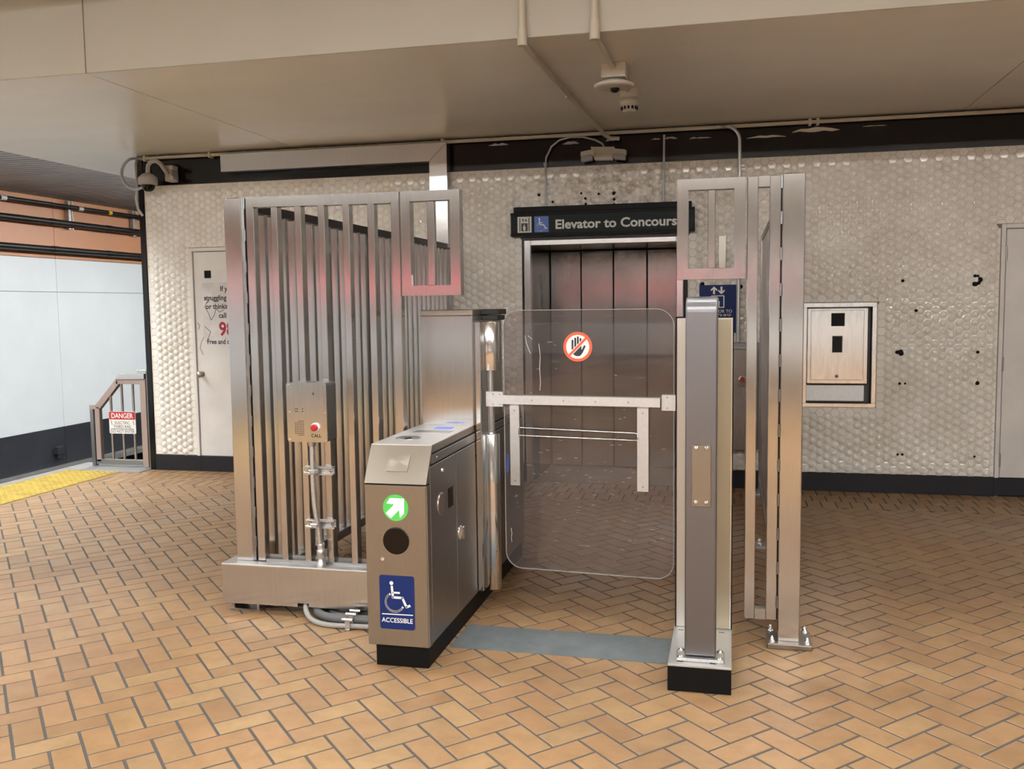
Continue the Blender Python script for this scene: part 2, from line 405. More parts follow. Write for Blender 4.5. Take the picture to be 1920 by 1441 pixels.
for row in range(3):          # three soldier courses along the wall
    y0 = 7.268+row*.2175; x = -5.715+(.0545 if row % 2 else 0)
    if row % 2: bricks.append([Vector(p) for p in ((-5.715, y0+J), (x-J, y0+J), (x-J, y0+.2175-J), (-5.715, y0+.2175-J))])
    while x < 6.0:
        x1 = min(x+.1085, 6.0)
        if x1-x > .03: bricks.append([Vector(p) for p in ((x+J, y0+J), (x1-J, y0+J), (x1-J, y0+.2175-J), (x+J, y0+.2175-J))])
        x += .1085
def scr_area(pts3):
    q = [project(p) for p in pts3]
    if min(a[2] for a in q) < .3: return 0
    n = len(q); cx = sum(a[0] for a in q)/n; cy = sum(a[1] for a in q)/n
    if not (0 < cx < 1920 and 0 < cy < 1441): return 0
    return abs(sum(q[i][0]*q[(i+1) % n][1]-q[(i+1) % n][0]*q[i][1] for i in range(n)))/2
def hidden_floor(c):
    return (-1.53 < c.x < -1.23 and 3.66 < c.y < 5.56) or (-.24 < c.x < .02 and 3.66 < c.y < 4.3)
order = sorted(range(len(bricks)), key=lambda i: -(0 if hidden_floor(sum(bricks[i], Vector((0, 0)))/len(bricks[i])) else scr_area([(p.x, p.y, 0) for p in bricks[i]])))
field = MB()
for rank, i in enumerate(order):
    vs, fs = brick_geo(bricks[i], random.uniform(-.0004, .0004))
    if rank < 300: MB().add(vs, fs).build('brick', 'brick', flo)
    else: field.add(vs, fs)
fo = field.build('brick_field', 'brick', flo); fo['kind'] = 'stuff'

# ---------------- back wall with domed hexagonal tile
wall = thing('wall_back', 'wall of cream domed hexagonal tiles behind the fare gate', 'wall', (0, W, 0)); wall['kind'] = 'structure'
EX = (-1.765, -.352, 2.135)   # elevator opening incl. black reveal
body = MB()
for a in ((-5.44, -4.985, 0, 3.3), (-4.985, -4.03, 2.127, 3.3), (-4.03, EX[0], 0, 3.3), (EX[0], EX[1], EX[2], 3.3), (EX[1], .575, 0, 3.3),
          (.575, 1.137, 0, .693), (.575, 1.137, 1.538, 3.3), (1.137, 2.03, 0, 3.3), (2.03, 3.05, 2.127, 3.3), (3.05, 6.0, 0, 3.3)):
    body.box(a[0], a[1], W+.0015, W+.16, a[2], a[3])
body.build('backing', 'tile_grout', wall)
HP, CP = .066, .05716
HR = HP/math.sqrt(3)-.0009
holes = [(-4.99, -4.025, -1, 2.132), (EX[0], EX[1], -1, EX[2]), (.572, 1.142, .688, 1.543), (2.026, 3.055, -1, 2.13)]
ZB, ZT, XL, XR = .155, 2.718, -5.438, 4.2
def hexp(x, z): return [Vector((x+HR*math.cos(math.radians(60*k)), z+HR*math.sin(math.radians(60*k)))) for k in range(6)]
def dome_geo(x, z):
    h = hexp(x, z); N = 12
    rings = [(.0280, .0024), (.0245, .0095), (.0150, .0150)]
    vs = [(p.x, W-.0012, p.y) for p in h]
    for r, d in rings: vs += [(x+r*math.cos(math.radians(30*k)), W-d, z+r*math.sin(math.radians(30*k))) for k in range(N)]
    vs.append((x, W-.0170, z)); fs = []; sm = []
    for k in range(6):
        a, b = k, (k+1) % 6; c, d, e = 6+2*k, 6+2*k+1, 6+(2*k+2) % 12
        fs += [(a, d, c), (a, b, d), (b, e, d)]; sm += [False]*3
    for q in range(2):
        o = 6+12*q
        for k in range(N): fs.append((o+k, o+(k+1) % N, o+12+(k+1) % N, o+12+k)); sm.append(True)
    for k in range(N): fs.append((30+k, 30+(k+1) % N, 42)); sm.append(True)
    return vs, fs, sm
def flat_geo(P):
    n = len(P); c = sum(P, Vector((0, 0)))/n
    vs = [(p.x, W+.004, p.y) for p in P]+[(p.x, W-.001, p.y) for p in P]+[((p+(c-p)*.09).x, W-.0022, (p+(c-p)*.09).y) for p in P]
    fs = [(i, (i+1) % n, n+(i+1) % n, n+i) for i in range(n)]+[(n+i, n+(i+1) % n, 2*n+(i+1) % n, 2*n+i) for i in range(n)]+[tuple(range(2*n, 3*n))]
    return vs, fs, [False]*len(fs)
tiles = []
k0 = int((XL-1.516)/CP)-2
for kx in range(k0, int((XR-1.516)/CP)+2):
    x = 1.516+kx*CP; off = .051+(.033 if kx % 2 else 0)
    for kz in range(0, 43):
        z = off+kz*HP
        P = hexp(x, z)
        for f in (lambda p: p.x-XL, lambda p: XR-p.x, lambda p: p.y-ZB, lambda p: ZT-p.y):
            P = clip(P, f)
            if len(P) < 3: break
        if len(P) < 3: continue
        bad = False; near = (len(P) != 6) or x-XL < .05 or ZT-z < .07 or z-ZB < .02
        for (a, b, c, d) in holes:
            if a < x < b and c < z < d and not (x-a < HR or b-x < HR or z-c < HR or d-z < HR): bad = True; break
            if a-HR < x < b+HR and c-HR < z < d+HR:
                # keep the piece outside the hole on its nearest side
                cand = [clip(P, lambda p, a=a: a-p.x), clip(P, lambda p, b=b: p.x-b), clip(P, lambda p, c=c: c-p.y), clip(P, lambda p, d=d: p.y-d)]
                def ar(Q): return abs(sum(Q[i].x*Q[(i+1) % len(Q)].y-Q[(i+1) % len(Q)].x*Q[i].y for i in range(len(Q))))/2 if len(Q) > 2 else 0
                P2 = max(cand, key=ar)
                if ar(P2) < .0002: bad = True; break
                if ar(P2) < ar(P)*.999: near = True
                P = P2
            if a-.050 < x < b+.050 and c-.05 < z < d+.05: near = True
        if bad: continue
        tiles.append((x, z, near, P))
def tile_area(t):
    q = project((t[0], W, t[1]))
    if not (0 < q[0] < 1920): return 0
    if 930 < q[0] < 1510 or 418 < q[0] < 905: return 0
    return scr_area([(p.x, W, p.y) for p in t[3]])
torder = sorted(range(len(tiles)), key=lambda i: -tile_area(tiles[i]))
tf = MB(); dome_me = None
dm = MB(); vs, fs, sm = dome_geo(0, 0); dm.add(vs, fs); dm.sm = sm; dome_me = dm.mesh('hex_tile', 'hex_tile')
for rank, i in enumerate(torder):
    x, z, near, P = tiles[i]
    if rank < 300 and not near:
        o = bpy.data.objects.new('hex_tile', dome_me); COL.objects.link(o); o.parent = wall; o.location = (x, -W, z)
        continue
    vs, fs, sm = flat_geo(P) if near else dome_geo(x, z)
    if rank < 300:
        mb = MB(); mb.add(vs, fs); mb.build('hex_tile', 'hex_tile', wall)
    else:
        k = len(tf.v); tf.v += vs; tf.f += [tuple(a+k for a in f) for f in fs]; tf.sm += sm
# normals outward (towards -Y)
def fix_and_build(mb, name, mat, parent):
    me = bpy.data.meshes.new(name); me.from_pydata(mb.v, [], mb.f); me.update(); me.polygons.foreach_set('use_smooth', mb.sm)
    bm = bmesh.new(); bm.from_mesh(me)
    bmesh.ops.reverse_faces(bm, faces=[f for f in bm.faces if f.normal.y > .05]); bm.to_mesh(me); bm.free(); me.materials.append(MATS[mat])
    o = bpy.data.objects.new(name, me); COL.objects.link(o); attach(o, parent); return o
to = fix_and_build(tf, 'tile_field', 'hex_tile', wall); to['kind'] = 'stuff'
for x, z, r in [(1.324, 1.705, 3), (1.324, 1.135, 6), (1.296, 1.139, 4), (1.851, 1.733, 3), (1.87, 1.732, 2.5), (1.886, 1.703, 5), (1.853, 1.671, 5), (1.875, 1.68, 4), (1.886, 1.139, 3), (1.889, 0.896, 4), (1.318, 0.888, 2.5), (1.357, 0.888, 2.5), (1.314, 0.315, 2.5), (1.35, 0.316, 2.5), (1.882, 0.312, 2.5), (1.428, 1.469, 3), (-1.61, 2.491, 3), (-1.241, 2.489, 3), (-1.209, 2.444, 3), (-1.096, 2.479, 2.5), (-0.965, 2.479, 4), (-0.965, 2.43, 3), (-1.205, 2.399, 2.5), (-0.961, 2.39, 2.5), (-1.49, 2.427, 2.5), (-0.232, 1.703, 5), (0.078, 1.676, 5)]:
    a = r*.0040
    MB().lathe([(a*1.1, .0), (a, .012), (a*.7, .017), (a*.2, .018)], (x, W, z), (0, -1, 0), 9).build('glue_mark', 'black', wall)
struct(bx('wall_corner', 'black_band', None, -5.495, -5.442, W-.012, 16, 0, 3.0), 'black end trim and side of the tiled wall', 'wall')
struct(bx('trim_1', 'black_band', None, -5.44, 6.0, W-.006, W+.004, 2.722, 3.0), 'glossy black band between tiles and soffit', 'trim')
t1 = bpy.data.objects['trim_1']
for x0, x1, z, h in ((-2.05, -1.87, 2.925, .022), (-1.40, -1.26, 2.905, .022), (-1.03, -.93, 2.915, .03), (-.655, -.58, 2.905, .014), (-.54, -.44, 2.905, .018), (-.34, -.165, 2.895, .016), (.115, .42, 2.875, .020), (.47, .83, 2.905, .034), (1.0, 1.18, 2.92, .008)):
    P = []
    for k in range(7): P.append((x0+(x1-x0)*k/6, z+random.uniform(-.25, .1)*h))
    for k in range(6, -1, -1): P.append((x0+(x1-x0)*k/6, z+h*random.uniform(.35, 1)*(1 if 0 < k < 6 else .2)))
    MB().prism(P, (0, W-.0062, 0), (1, 0, 0), (0, 0, 1), (0, -1, 0), .0008).build('paint_scrape', 'cream_plastic' if x0 > .1 else 'camera_grey', t1)
bb = MB()
for a, b in ((-5.44, EX[0]), (EX[1], 2.03), (3.05, 6.0)): bb.box(a, b, W-.012, W+.004, 0, .152, .003)
struct(bb.build('baseboard_back', 'base_black', None), 'black baseboard along the tiled wall', 'baseboard')

# ---------------- soffit, beam, slatted ceiling
cl = thing('ceiling', 'tan soffit over the elevator landing', 'ceiling', (0, 6, 3.0)); cl['kind'] = 'structure'
for a, b in ((-6.44, -3.862), (-3.856, 1.735), (1.741, 6.0)):
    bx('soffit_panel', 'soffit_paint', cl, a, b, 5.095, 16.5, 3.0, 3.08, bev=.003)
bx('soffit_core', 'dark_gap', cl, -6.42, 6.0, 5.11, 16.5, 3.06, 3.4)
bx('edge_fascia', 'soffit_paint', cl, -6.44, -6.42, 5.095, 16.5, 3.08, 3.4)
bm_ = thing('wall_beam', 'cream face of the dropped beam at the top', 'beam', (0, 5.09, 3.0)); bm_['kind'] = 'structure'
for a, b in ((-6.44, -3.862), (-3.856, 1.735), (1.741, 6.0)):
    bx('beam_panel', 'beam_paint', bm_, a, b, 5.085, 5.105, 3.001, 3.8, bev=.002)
struct(bx('ceiling_hall', 'hall_ceiling', None, -6.44, 9.0, -17, 5.085, 3.8, 3.9), 'pale hall ceiling in front of the beam', 'ceiling')
rw = thing('wall_rear', 'unseen far end wall with an added white band that brightens steel reflections', 'wall', (0, -17, 0)); rw['kind'] = 'structure'
for k in range(-3, 3):
    for z0, z1, mt in ((1.005, 3.8, 'rear_dark'), (.12, 1.0, 'panel_white'), (0, .115, 'panel_dark')):  # low white band and dark upper part made up to shape reflections
        bx('panel', mt, rw, k*3.4+.2, k*3.4+3.592, -17.05, -17.0, z0, z1, bev=.002)
struct(bx('wall_right', 'rear_wall', None, 9.0, 9.2, -17, 8.0, -.1, 4.4), 'pale wall far to the right', 'wall')
sl = thing('ceiling_track', 'dark slatted metal ceiling over the track', 'ceiling', (-8, 8, 3.25)); sl['kind'] = 'structure'
bx('slat_backing', 'dark_gap', sl, -10.1, -6.45, -17, 20, 3.30, 3.36)
sm_ = MB(); y = -16.9
while y < 20: sm_.box(-10.0, -6.45, y, y+.095, 3.25, 3.27); y += .13
so = sm_.build('slat', 'slat_metal', sl); so['kind'] = 'stuff'
# ---------------- trackside wall
tw = thing('wall_trackside', 'trackside wall of white panels under an orange band', 'wall', (-10, 10, 0)); tw['kind'] = 'structure'
bx('wall_core', 'dark_gap', tw, -10.2, -10.02, -17, 21, -1.1, 3.4)
for k in range(-8, 3):
    y0, y1 = 12.262+k*3.66+.004, 12.262+(k+1)*3.66-.004
    bx('panel', 'panel_orange', tw, -10.02, -10.0, y0, y1, 2.350, 3.26, bev=.002)
    bx('panel', 'panel_white', tw, -10.02, -10.0, y0, y1, 1.844, 2.343, bev=.002)
    bx('panel', 'panel_white', tw, -10.02, -10.0, y0, y1, -.222, 1.838, bev=.002)
    bx('panel', 'panel_dark', tw, -10.02, -9.995, y0, y1, -.80, -.226, bev=.002)
struct(bx('trim_2', 'concrete_grey', None, -10.0, -9.80, -17, 21, -.875, -.800), 'grey ledge at the foot of the trackside wall', 'trim')
struct(bx('floor_trackbed', 'trackbed', None, -10.2, -5.4, -17, 21, -1.2, -1.1), 'black track bed below the platform', 'floor')
struct(bx('wall_track_end', 'panel_dark', None, -10.2, -5.4, 20.6, 20.8, -1.1, 3.4), 'dark end of the trackway', 'wall')

# ---------------- doors
d1 = thing('door_1', 'white steel door behind the left fence post', 'door', (-4.5, W, 0)); d1['kind'] = 'structure'
fr = MB().box(-4.985, -4.955, W-.012, W+.05, 0, 2.127, .003).box(-4.06, -4.03, W-.012, W+.05, 0, 2.127, .003).box(-4.955, -4.06, W-.012, W+.05, 2.094, 2.127, .003)
fr.build('door_frame', 'door_white', d1)
bx('door_leaf', 'door_white', d1, -4.950, -4.065, W+.004, W+.045, .150, 2.088, bev=.003)
bx('kick_plate', 'base_black', d1, -4.955, -4.06, W-.004, W+.03, .01, .150, bev=.003)
kn = MB().lathe([(.028, 0), (.028, .006), (.012, .010), (.012, .035), (.026, .042), (.030, .055), (.024, .068), (.008, .072)], (-4.905, W+.004, .935), (0, -1, 0), 20).build('knob', 'steel_worn', d1)
MB().box(-4.987, -4.953, W-.014, W-.011, .004, .150).box(-4.062, -4.028, W-.014, W-.011, .004, .150).build('frame_foot', 'base_black', d1)
bx('vent_cover', 'black', d1, -4.838, -4.772, W-.004, W+.006, 1.842, 1.912, bev=.002)
d2 = thing('door_2', 'pale grey steel door at the right edge', 'door', (2.5, W, 0)); d2['kind'] = 'structure'
MB().box(2.03, 2.062, W-.014, W+.05, 0, 2.127, .003).box(3.02, 3.05, W-.014, W+.05, 0, 2.127, .003).box(2.062, 3.02, W-.014, W+.05, 2.094, 2.127, .003).build('door_frame', 'door_white', d2)
bx('door_leaf', 'door_white', d2, 2.069, 3.015, W+.0, W+.045, .150, 2.088, bev=.003)
bx('kick_plate', 'base_black', d2, 2.062, 3.02, W-.006, W+.03, .008, .148, bev=.003)
MB().box(2.028, 2.066, W-.016, W-.013, .004, .149).build('frame_foot', 'base_black', d2)
for z in (1.90, 1.045, .29):
    MB().cyl((2.066, W-.012, z-.055), (2.066, W-.012, z+.055), .008, 10).build('hinge', 'steel_worn', d2)
# ---------------- elevator
el = thing('door_3', 'stainless elevator doors set in a deep steel portal', 'elevator', (-1.06, 8.3, 0)); el['kind'] = 'structure'
YD = 8.75
MB().box(-1.742, -1.682, W-.03, W+.03, 0, 2.108, .006).box(-.446, -.386, W-.03, W+.03, 0, 2.108, .006).box(-1.682, -.446, W-.03, W+.03, 2.058, 2.108, .006).build('portal_frame', 'steel_polished', el)
MB().box(-1.765, -1.742, W-.006, W+.2, 0, 2.135).box(-.386, -.352, W-.006, W+.2, 0, 2.135).box(-1.742, -.386, W-.006, W+.2, 2.108, 2.135).build('black_reveal', 'black_band', el)
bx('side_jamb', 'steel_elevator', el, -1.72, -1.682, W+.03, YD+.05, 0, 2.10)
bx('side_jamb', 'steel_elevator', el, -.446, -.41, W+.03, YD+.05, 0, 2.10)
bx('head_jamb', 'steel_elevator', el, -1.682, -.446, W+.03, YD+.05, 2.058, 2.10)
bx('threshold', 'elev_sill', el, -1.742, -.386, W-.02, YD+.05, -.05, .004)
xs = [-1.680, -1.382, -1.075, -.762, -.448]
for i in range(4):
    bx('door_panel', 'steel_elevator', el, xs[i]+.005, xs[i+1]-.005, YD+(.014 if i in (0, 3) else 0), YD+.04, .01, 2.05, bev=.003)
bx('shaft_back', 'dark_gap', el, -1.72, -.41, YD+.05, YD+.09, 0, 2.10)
hl = bx('hall_lantern', 'steel_side', el, -1.6815, -1.678, 8.28, 8.36, 1.50, 1.82, bev=.001)
for z in (1.58, 1.72): bx('lantern_slot', 'black', hl, -1.6785, -1.677, 8.335, 8.345, z-.03, z+.03)

# ================================================================== LAMPS OF THE STATION, ADDED WALL LIGHTS AND BAFFLES (above and behind the viewpoint)
def lampbar(name, label, x0, x1, y0, y1, z, mat, group):
    t = thing(name, label, 'light fixture', ((x0+x1)/2, (y0+y1)/2, z), group)
    bx('housing', 'fixture_white', t, x0, x1, y0, y1, z+.02, z+.09, bev=.005)
    bx('diffuser', mat, t, x0+.02, x1-.02, y0+.02, y1-.02, z, z+.02, bev=.004)
    return t
for rx, nm in ((-6.0, 'leftmost'), (-3.5, 'second from the left'), (-1.0, 'above the acrylic gate'), (1.5, 'second from the right'), (4.0, 'rightmost')):
    lt = lampbar('beam_light', 'fluorescent light with an added baffle hung before the beam, %s of its row' % nm, rx-1.24, rx+1.24, 3.81, 3.92, 3.71, 'tube_front', 'shielded lights before the beam')
    bx('added_baffle', 'fixture_white', lt, rx-1.25, rx+1.25, 3.925, 3.935, 3.47, 3.80)  # plate added to cut the tube's light off across the floor behind
for ry, nm in ((-.5, 'over the viewpoint'), (-3.2, 'behind the viewpoint')):
    for rx, side in ((-4.3, 'left'), (0.0, 'centre'), (4.3, 'right')):
        lampbar('ceiling_light', 'long fluorescent ceiling light, row %s, %s of its row' % (nm, side), rx-1.9, rx+1.9, ry-.13, ry+.13, 3.68, 'tube_hall', 'hall ceiling lights')
for yc, nm in ((-6, 'farthest behind the viewpoint'), (0.5, 'beside the viewpoint'), (7.0, 'beside the yellow strip'), (13.5, 'beyond the danger gate')):
    lt = lampbar('track_light', 'long fluorescent tube behind the soffit edge, %s' % nm, -6.64, -6.50, yc-3, yc+3, 3.13, 'tube_track', 'platform edge lights')
    if yc < 4: bx('added_baffle', 'fixture_white', lt, -6.495, -6.485, yc-3.02, yc+3.02, 2.98, 3.225)  # plates added to keep these tubes out of the fence reflections
for rx, nm in ((-4.0, 'left'), (1.0, 'centre'), (6.0, 'right')):
    lt = lampbar('added_wall_light', 'added unseen light brightening the far end wall, %s of three' % nm, rx-2.2, rx+2.2, -15.7, -15.5, 3.5, 'added_wash_tube', 'added far wall lights')  # lights added so the unseen wall reflects bright in the steel
    bx('added_baffle', 'fixture_white', lt, rx-2.25, rx+2.25, -15.49, -15.475, 2.95, 3.6)  # plate added to hide the tube itself from the steel
    for dx in (-1.8, 1.8): MB().cyl((rx+dx, -15.6, 3.58), (rx+dx, -15.6, 3.8), .01, 6).build('hanger', 'fixture_white', lt)
for x, nm in ((-8.0, 'nearer the track'), (-3.0, 'nearer the elevators')):
    ds = thing('train_display', 'hanging display with red dot lettering behind the viewpoint, %s' % nm, 'display', (x, -11.5, 2.2), 'red train displays')
    bx('case', 'black', ds, x-.95, x+.95, -11.62, -11.46, 1.86, 2.26, bev=.01)
    for zz in (2.12, 1.97):
        q = MB()
        for c in range(14): q.box(x-.86+c*.125, x-.86+c*.125+.085, -11.46, -11.452, zz, zz+.055)
        q.build('led_row', 'led_red', ds)
    for dx in (-.7, .7): MB().cyl((x+dx, -11.54, 2.26), (x+dx, -11.54, 3.8), .02, 8).build('hanger', 'black', ds)
#PART2
# ================================================================== PLATFORM EDGE
ty = thing('tactile_strip', 'yellow ribbed warning strip along the platform edge', 'tactile paving', (-6.01, 2, 0))
y = 7.735
while y > -3.5:
    bx('tactile_tile', 'yellow_tactile', ty, -6.300, -5.720, y-.606, y-.002, -.006, .004, bev=.001); y -= .61
q = MB(); y = 7.70
while y > 1.0:
    for k in range(9):
        x = -6.27+k*.065
        q.add([(x-.017, y-.017, .004), (x+.017, y-.017, .004), (x+.017, y+.017, .004), (x-.017, y+.017, .004), (x-.010, y-.010, .011), (x+.010, y-.010, .011), (x+.010, y+.010, .011), (x-.010, y+.010, .011)],
              [(0, 1, 5, 4), (1, 2, 6, 5), (2, 3, 7, 6), (3, 0, 4, 7), (4, 5, 6, 7)])
    y -= .065
qo = q.build('dome_field', 'yellow_tactile', ty); qo['kind'] = 'stuff'
tag(bx('landing_slab', 'concrete_grey', None, -6.300, -5.497, 7.74, 8.19, -.006, .006, bev=.002), 'grey concrete slab under the danger gate', 'concrete slab')
# danger gate at the platform end
YG = 8.0
dg = thing('barrier_gate', 'small steel barred gate with cut corner at the platform end', 'gate', (-5.9, YG, 0))
bx('hinge_post', 'gate_pinkish', dg, -5.625, -5.560, YG-.03, YG+.03, .006, .875, bev=.004)
bx('back_post', 'steel_side', dg, -5.552, -5.500, YG-.03, YG+.03, .006, .955, bev=.004)
bx('stile', 'gate_pinkish', dg, -6.150, -6.095, YG-.025, YG+.025, .05, .60, bev=.004)
bx('post', 'steel_side', dg, -6.205, -6.165, YG-.025, YG+.03, .006, .61, bev=.004)
MB().prism([(-6.205, .575), (-6.13, .575), (-6.13, .615), (-6.205, .615)], (0, YG-.027, 0), (1, 0, 0), (0, 0, 1), (0, 1, 0), .054).build('post_cap', 'gate_pinkish', dg)
MB().prism([(-6.150, .60), (-6.095, .575), (-5.862, .825), (-5.890, .878)], (0, YG-.025, 0), (1, 0, 0), (0, 0, 1), (0, 1, 0), .05).build('sloped_rail', 'gate_pinkish', dg)
bx('top_rail', 'gate_pinkish', dg, -5.892, -5.560, YG-.025, YG+.025, .828, .874, bev=.003)
MB().prism([(-5.885, .876), (-5.565, .880), (-5.565, .932), (-5.845, .928)], (0, YG-.04, 0), (1, 0, 0), (0, 0, 1), (0, 1, 0), .08).build('top_cap', 'steel', dg)
bx('wall_tab', 'steel', dg, -5.648, -5.500, YG-.03, YG+.03, .945, .968, bev=.003)
bx('bottom_rail', 'steel_side', dg, -6.150, -5.625, YG-.025, YG+.025, .028, .075, bev=.003)
for x, zt in ((-5.975, .73), (-5.848, .83), (-5.722, .83)):
    MB().cyl((x, YG, .07), (x, YG, zt), .0125, 12).build('bar', 'steel_worn', dg)
ps = thing('danger_sign', 'small red and white danger third rail sign on the gate', 'sign', (-5.83, YG-.03, .34))
MB().prism(rrect(-5.980, -5.683, .338, .556, .012), (0, YG-.034, 0), (1, 0, 0), (0, 0, 1), (0, 1, 0), .006).build('plate', 'sign_white', ps)
MB().prism(rrect(-5.978, -5.685, .478, .554, .010), (0, YG-.0345, 0), (1, 0, 0), (0, 0, 1), (0, -1, 0), .0006).build('header', 'sign_red', ps)
lettering('lettering', 'DANGER', .070, 'white_print', ps, (-5.832, YG-.0356, .492), align='CENTER', sx=.86, bold=.001)
for s_, z, k in (('ELECTRIC', .432, .042), ('THIRD RAIL', .394, .042), ('DO NOT ENTER', .347, .040)):
    lettering('lettering', s_, k, 'black_print', ps, (-5.832, YG-.0348, z), align='CENTER', sx=.92)
q = MB()
for a in (([(-5.962, .472), (-5.950, .452), (-5.956, .448), (-5.945, .425)]), ([(-5.700, .472), (-5.712, .452), (-5.706, .448), (-5.700, .425)]), ([(-5.962, .384), (-5.705, .384)])):
    stroke(q, a, .005, (0, YG-.0348, 0), (1, 0, 0), (0, 0, 1), (0, -1, 0), .0004)
q.build('bolt_marks', 'black_print', ps)
# pipes on the trackside wall
def pipe(name, label, z, r, joints, mat, extra=None):
    t = thing(name, label, 'pipe', (-9.85, 10, z), 'black pipes on the orange wall')
    MB().tube([(-9.85, y_, z) for y_ in (-10, 5, 20)], r, 14).build('run', mat, t)
    for y_ in joints: MB().cyl((-9.85, y_-.05, z), (-9.85, y_+.05, z), r*1.12, 14).build('coupling', extra or mat, t)
pipe('pipe', 'thin black pipe with white collars, highest on the orange wall', 3.130, .034, (11.10, 12.68), 'pipe_black', 'fixture_white')
pipe('pipe', 'thick black pipe, middle of three on the orange wall', 2.875, .047, (12.06, 13.35), 'pipe_black')
pipe('pipe', 'thick black pipe, lowest of three just above white panels', 2.470, .047, (12.08, 13.33), 'pipe_black')
MB().cyl((-9.85, 13.34, 3.130), (-9.85, 13.42, 3.130), .037, 12).build('yellow_band', 'yellow_tag', bpy.data.objects['pipe'])
for y_, s_ in ((12.55, 'nearer the camera side'), (14.13, 'beside the black wall corner')):
    tag(MB().box(-9.99, -9.93, y_-.035, y_+.035, 2.80, 3.24, .004).box(-9.93, -9.915, y_-.05, y_-.03, 2.80, 3.24).box(-9.93, -9.915, y_+.03, y_+.05, 2.80, 3.24).build('pipe_bracket', 'steel_worn', None),
        'vertical steel channel behind the pipes, %s' % s_, 'bracket', 'pipe channels')
tag(MB().box(-9.995, -9.90, 11.99, 12.13, -.62, -.50, .01).cyl((-9.95, 12.06, -.62), (-9.95, 12.06, -.68), .04, 10).build('junction_box', 'panel_dark', None), 'small dark outlet box low on the trackside wall', 'box')

# ================================================================== CEILING AND WALL FITTINGS
def arc(c, r, a0, a1, n, U, V):
    c, U, V = Vector(c), Vector(U), Vector(V)
    return [c+U*(r*math.cos(math.radians(a0+(a1-a0)*k/n)))+V*(r*math.sin(math.radians(a0+(a1-a0)*k/n))) for k in range(n+1)]
ct = thing('wall_conduit', 'long cream conduit running along the top of the black band', 'conduit', (-1, 7.87, 2.97))
MB().tube([(-5.43, 7.87, 2.972), (0, 7.87, 2.970), (6.0, 7.87, 2.972)], .016, 10).build('run', 'cream_conduit', ct)
for x in (-5.38, -4.70, -2.45, .60, .66): MB().box(x-.012, x+.012, 7.85, 7.914, 2.945, 2.997, .003).build('strap', 'cream_conduit', ct)
c1 = thing('ceiling_conduit', 'cream conduit crossing the soffit diagonally from the beam to the wall', 'conduit', (-1.11, 5.06, 2.97))
MB().cyl((-1.113, 5.062, 3.79), (-1.113, 5.062, 3.02), .019, 12).build('riser', 'cream_conduit', c1)
MB().cyl((-1.113, 5.062, 3.045), (-1.113, 5.062, 2.952), .027, 12).build('elbow_body', 'cream_conduit', c1)
MB().tube([(-1.113, 5.07, 2.972), (-1.12, 5.25, 2.975), (-1.09, 6.46, 2.975), (-1.048, 7.70, 2.972), (-1.035, 7.80, 2.95), (-.99, 7.845, 2.925), (-.91, 7.85, 2.918)], .017, 10).build('run', 'cream_conduit', c1)
MB().box(-1.118, -1.068, 6.44, 6.47, 2.965, 3.0, .003).build('strap', 'cream_conduit', c1)
c2 = thing('detector_conduit', 'short cream conduit from the beam to the round sensor', 'conduit', (-.71, 5.06, 2.97))
MB().cyl((-.717, 5.062, 3.79), (-.717, 5.062, 3.02), .019, 12).build('riser', 'cream_conduit', c2)
MB().cyl((-.717, 5.062, 3.055), (-.717, 5.062, 2.955), .029, 12).build('elbow_body', 'cream_conduit', c2)
MB().cyl((-.717, 5.07, 2.975), (-.703, 5.72, 2.975), .016, 10).build('run', 'cream_conduit', c2)
se = thing('ceiling_sensor', 'cream box with a wide round sensor plate under the soffit', 'sensor', (-.70, 5.9, 2.86))
bx('box', 'cream_plastic', se, -.775, -.625, 5.72, 5.87, 2.915, 3.0, bev=.005)
MB().lathe([(.045, 2.915), (.075, 2.905), (.122, 2.885), (.124, 2.874), (.10, 2.866), (.03, 2.862)], (-.705, 5.80, 0), (0, 0, 1), 32).build('plate', 'cream_plastic', se)
MB().lathe([(.030, 2.864), (.028, 2.848), (.014, 2.838)], (-.700, 5.80, 0), (0, 0, 1), 20).build('lens', 'black_gloss', se)
sd = thing('smoke_detector', 'small cream vented smoke detector under the soffit', 'smoke detector', (-.675, 6.45, 2.85))
MB().cyl((-.698, 5.93, 2.975), (-.680, 6.36, 2.975), .016, 10).build('conduit', 'cream_conduit', sd)
bx('box', 'cream_plastic', sd, -.735, -.622, 6.36, 6.48, 2.925, 3.0, bev=.005)
MB().lathe([(.058, 2.928), (.066, 2.918), (.066, 2.895), (.056, 2.885)], (-.678, 6.43, 0), (0, 0, 1), 28).build('base', 'cream_plastic', sd)
MB().lathe([(.050, 2.886), (.052, 2.868), (.044, 2.848), (.028, 2.842)], (-.678, 6.43, 0), (0, 0, 1), 28).build('cap', 'cream_plastic', sd)
q = MB()
for k in range(12):
    a = math.radians(30*k); cx, cy = -.678+.0505*math.cos(a), 6.43+.0505*math.sin(a)
    q.box(cx-.007, cx+.007, cy-.007, cy+.007, 2.856, 2.876)
q.build('vent_slots', 'black', sd)
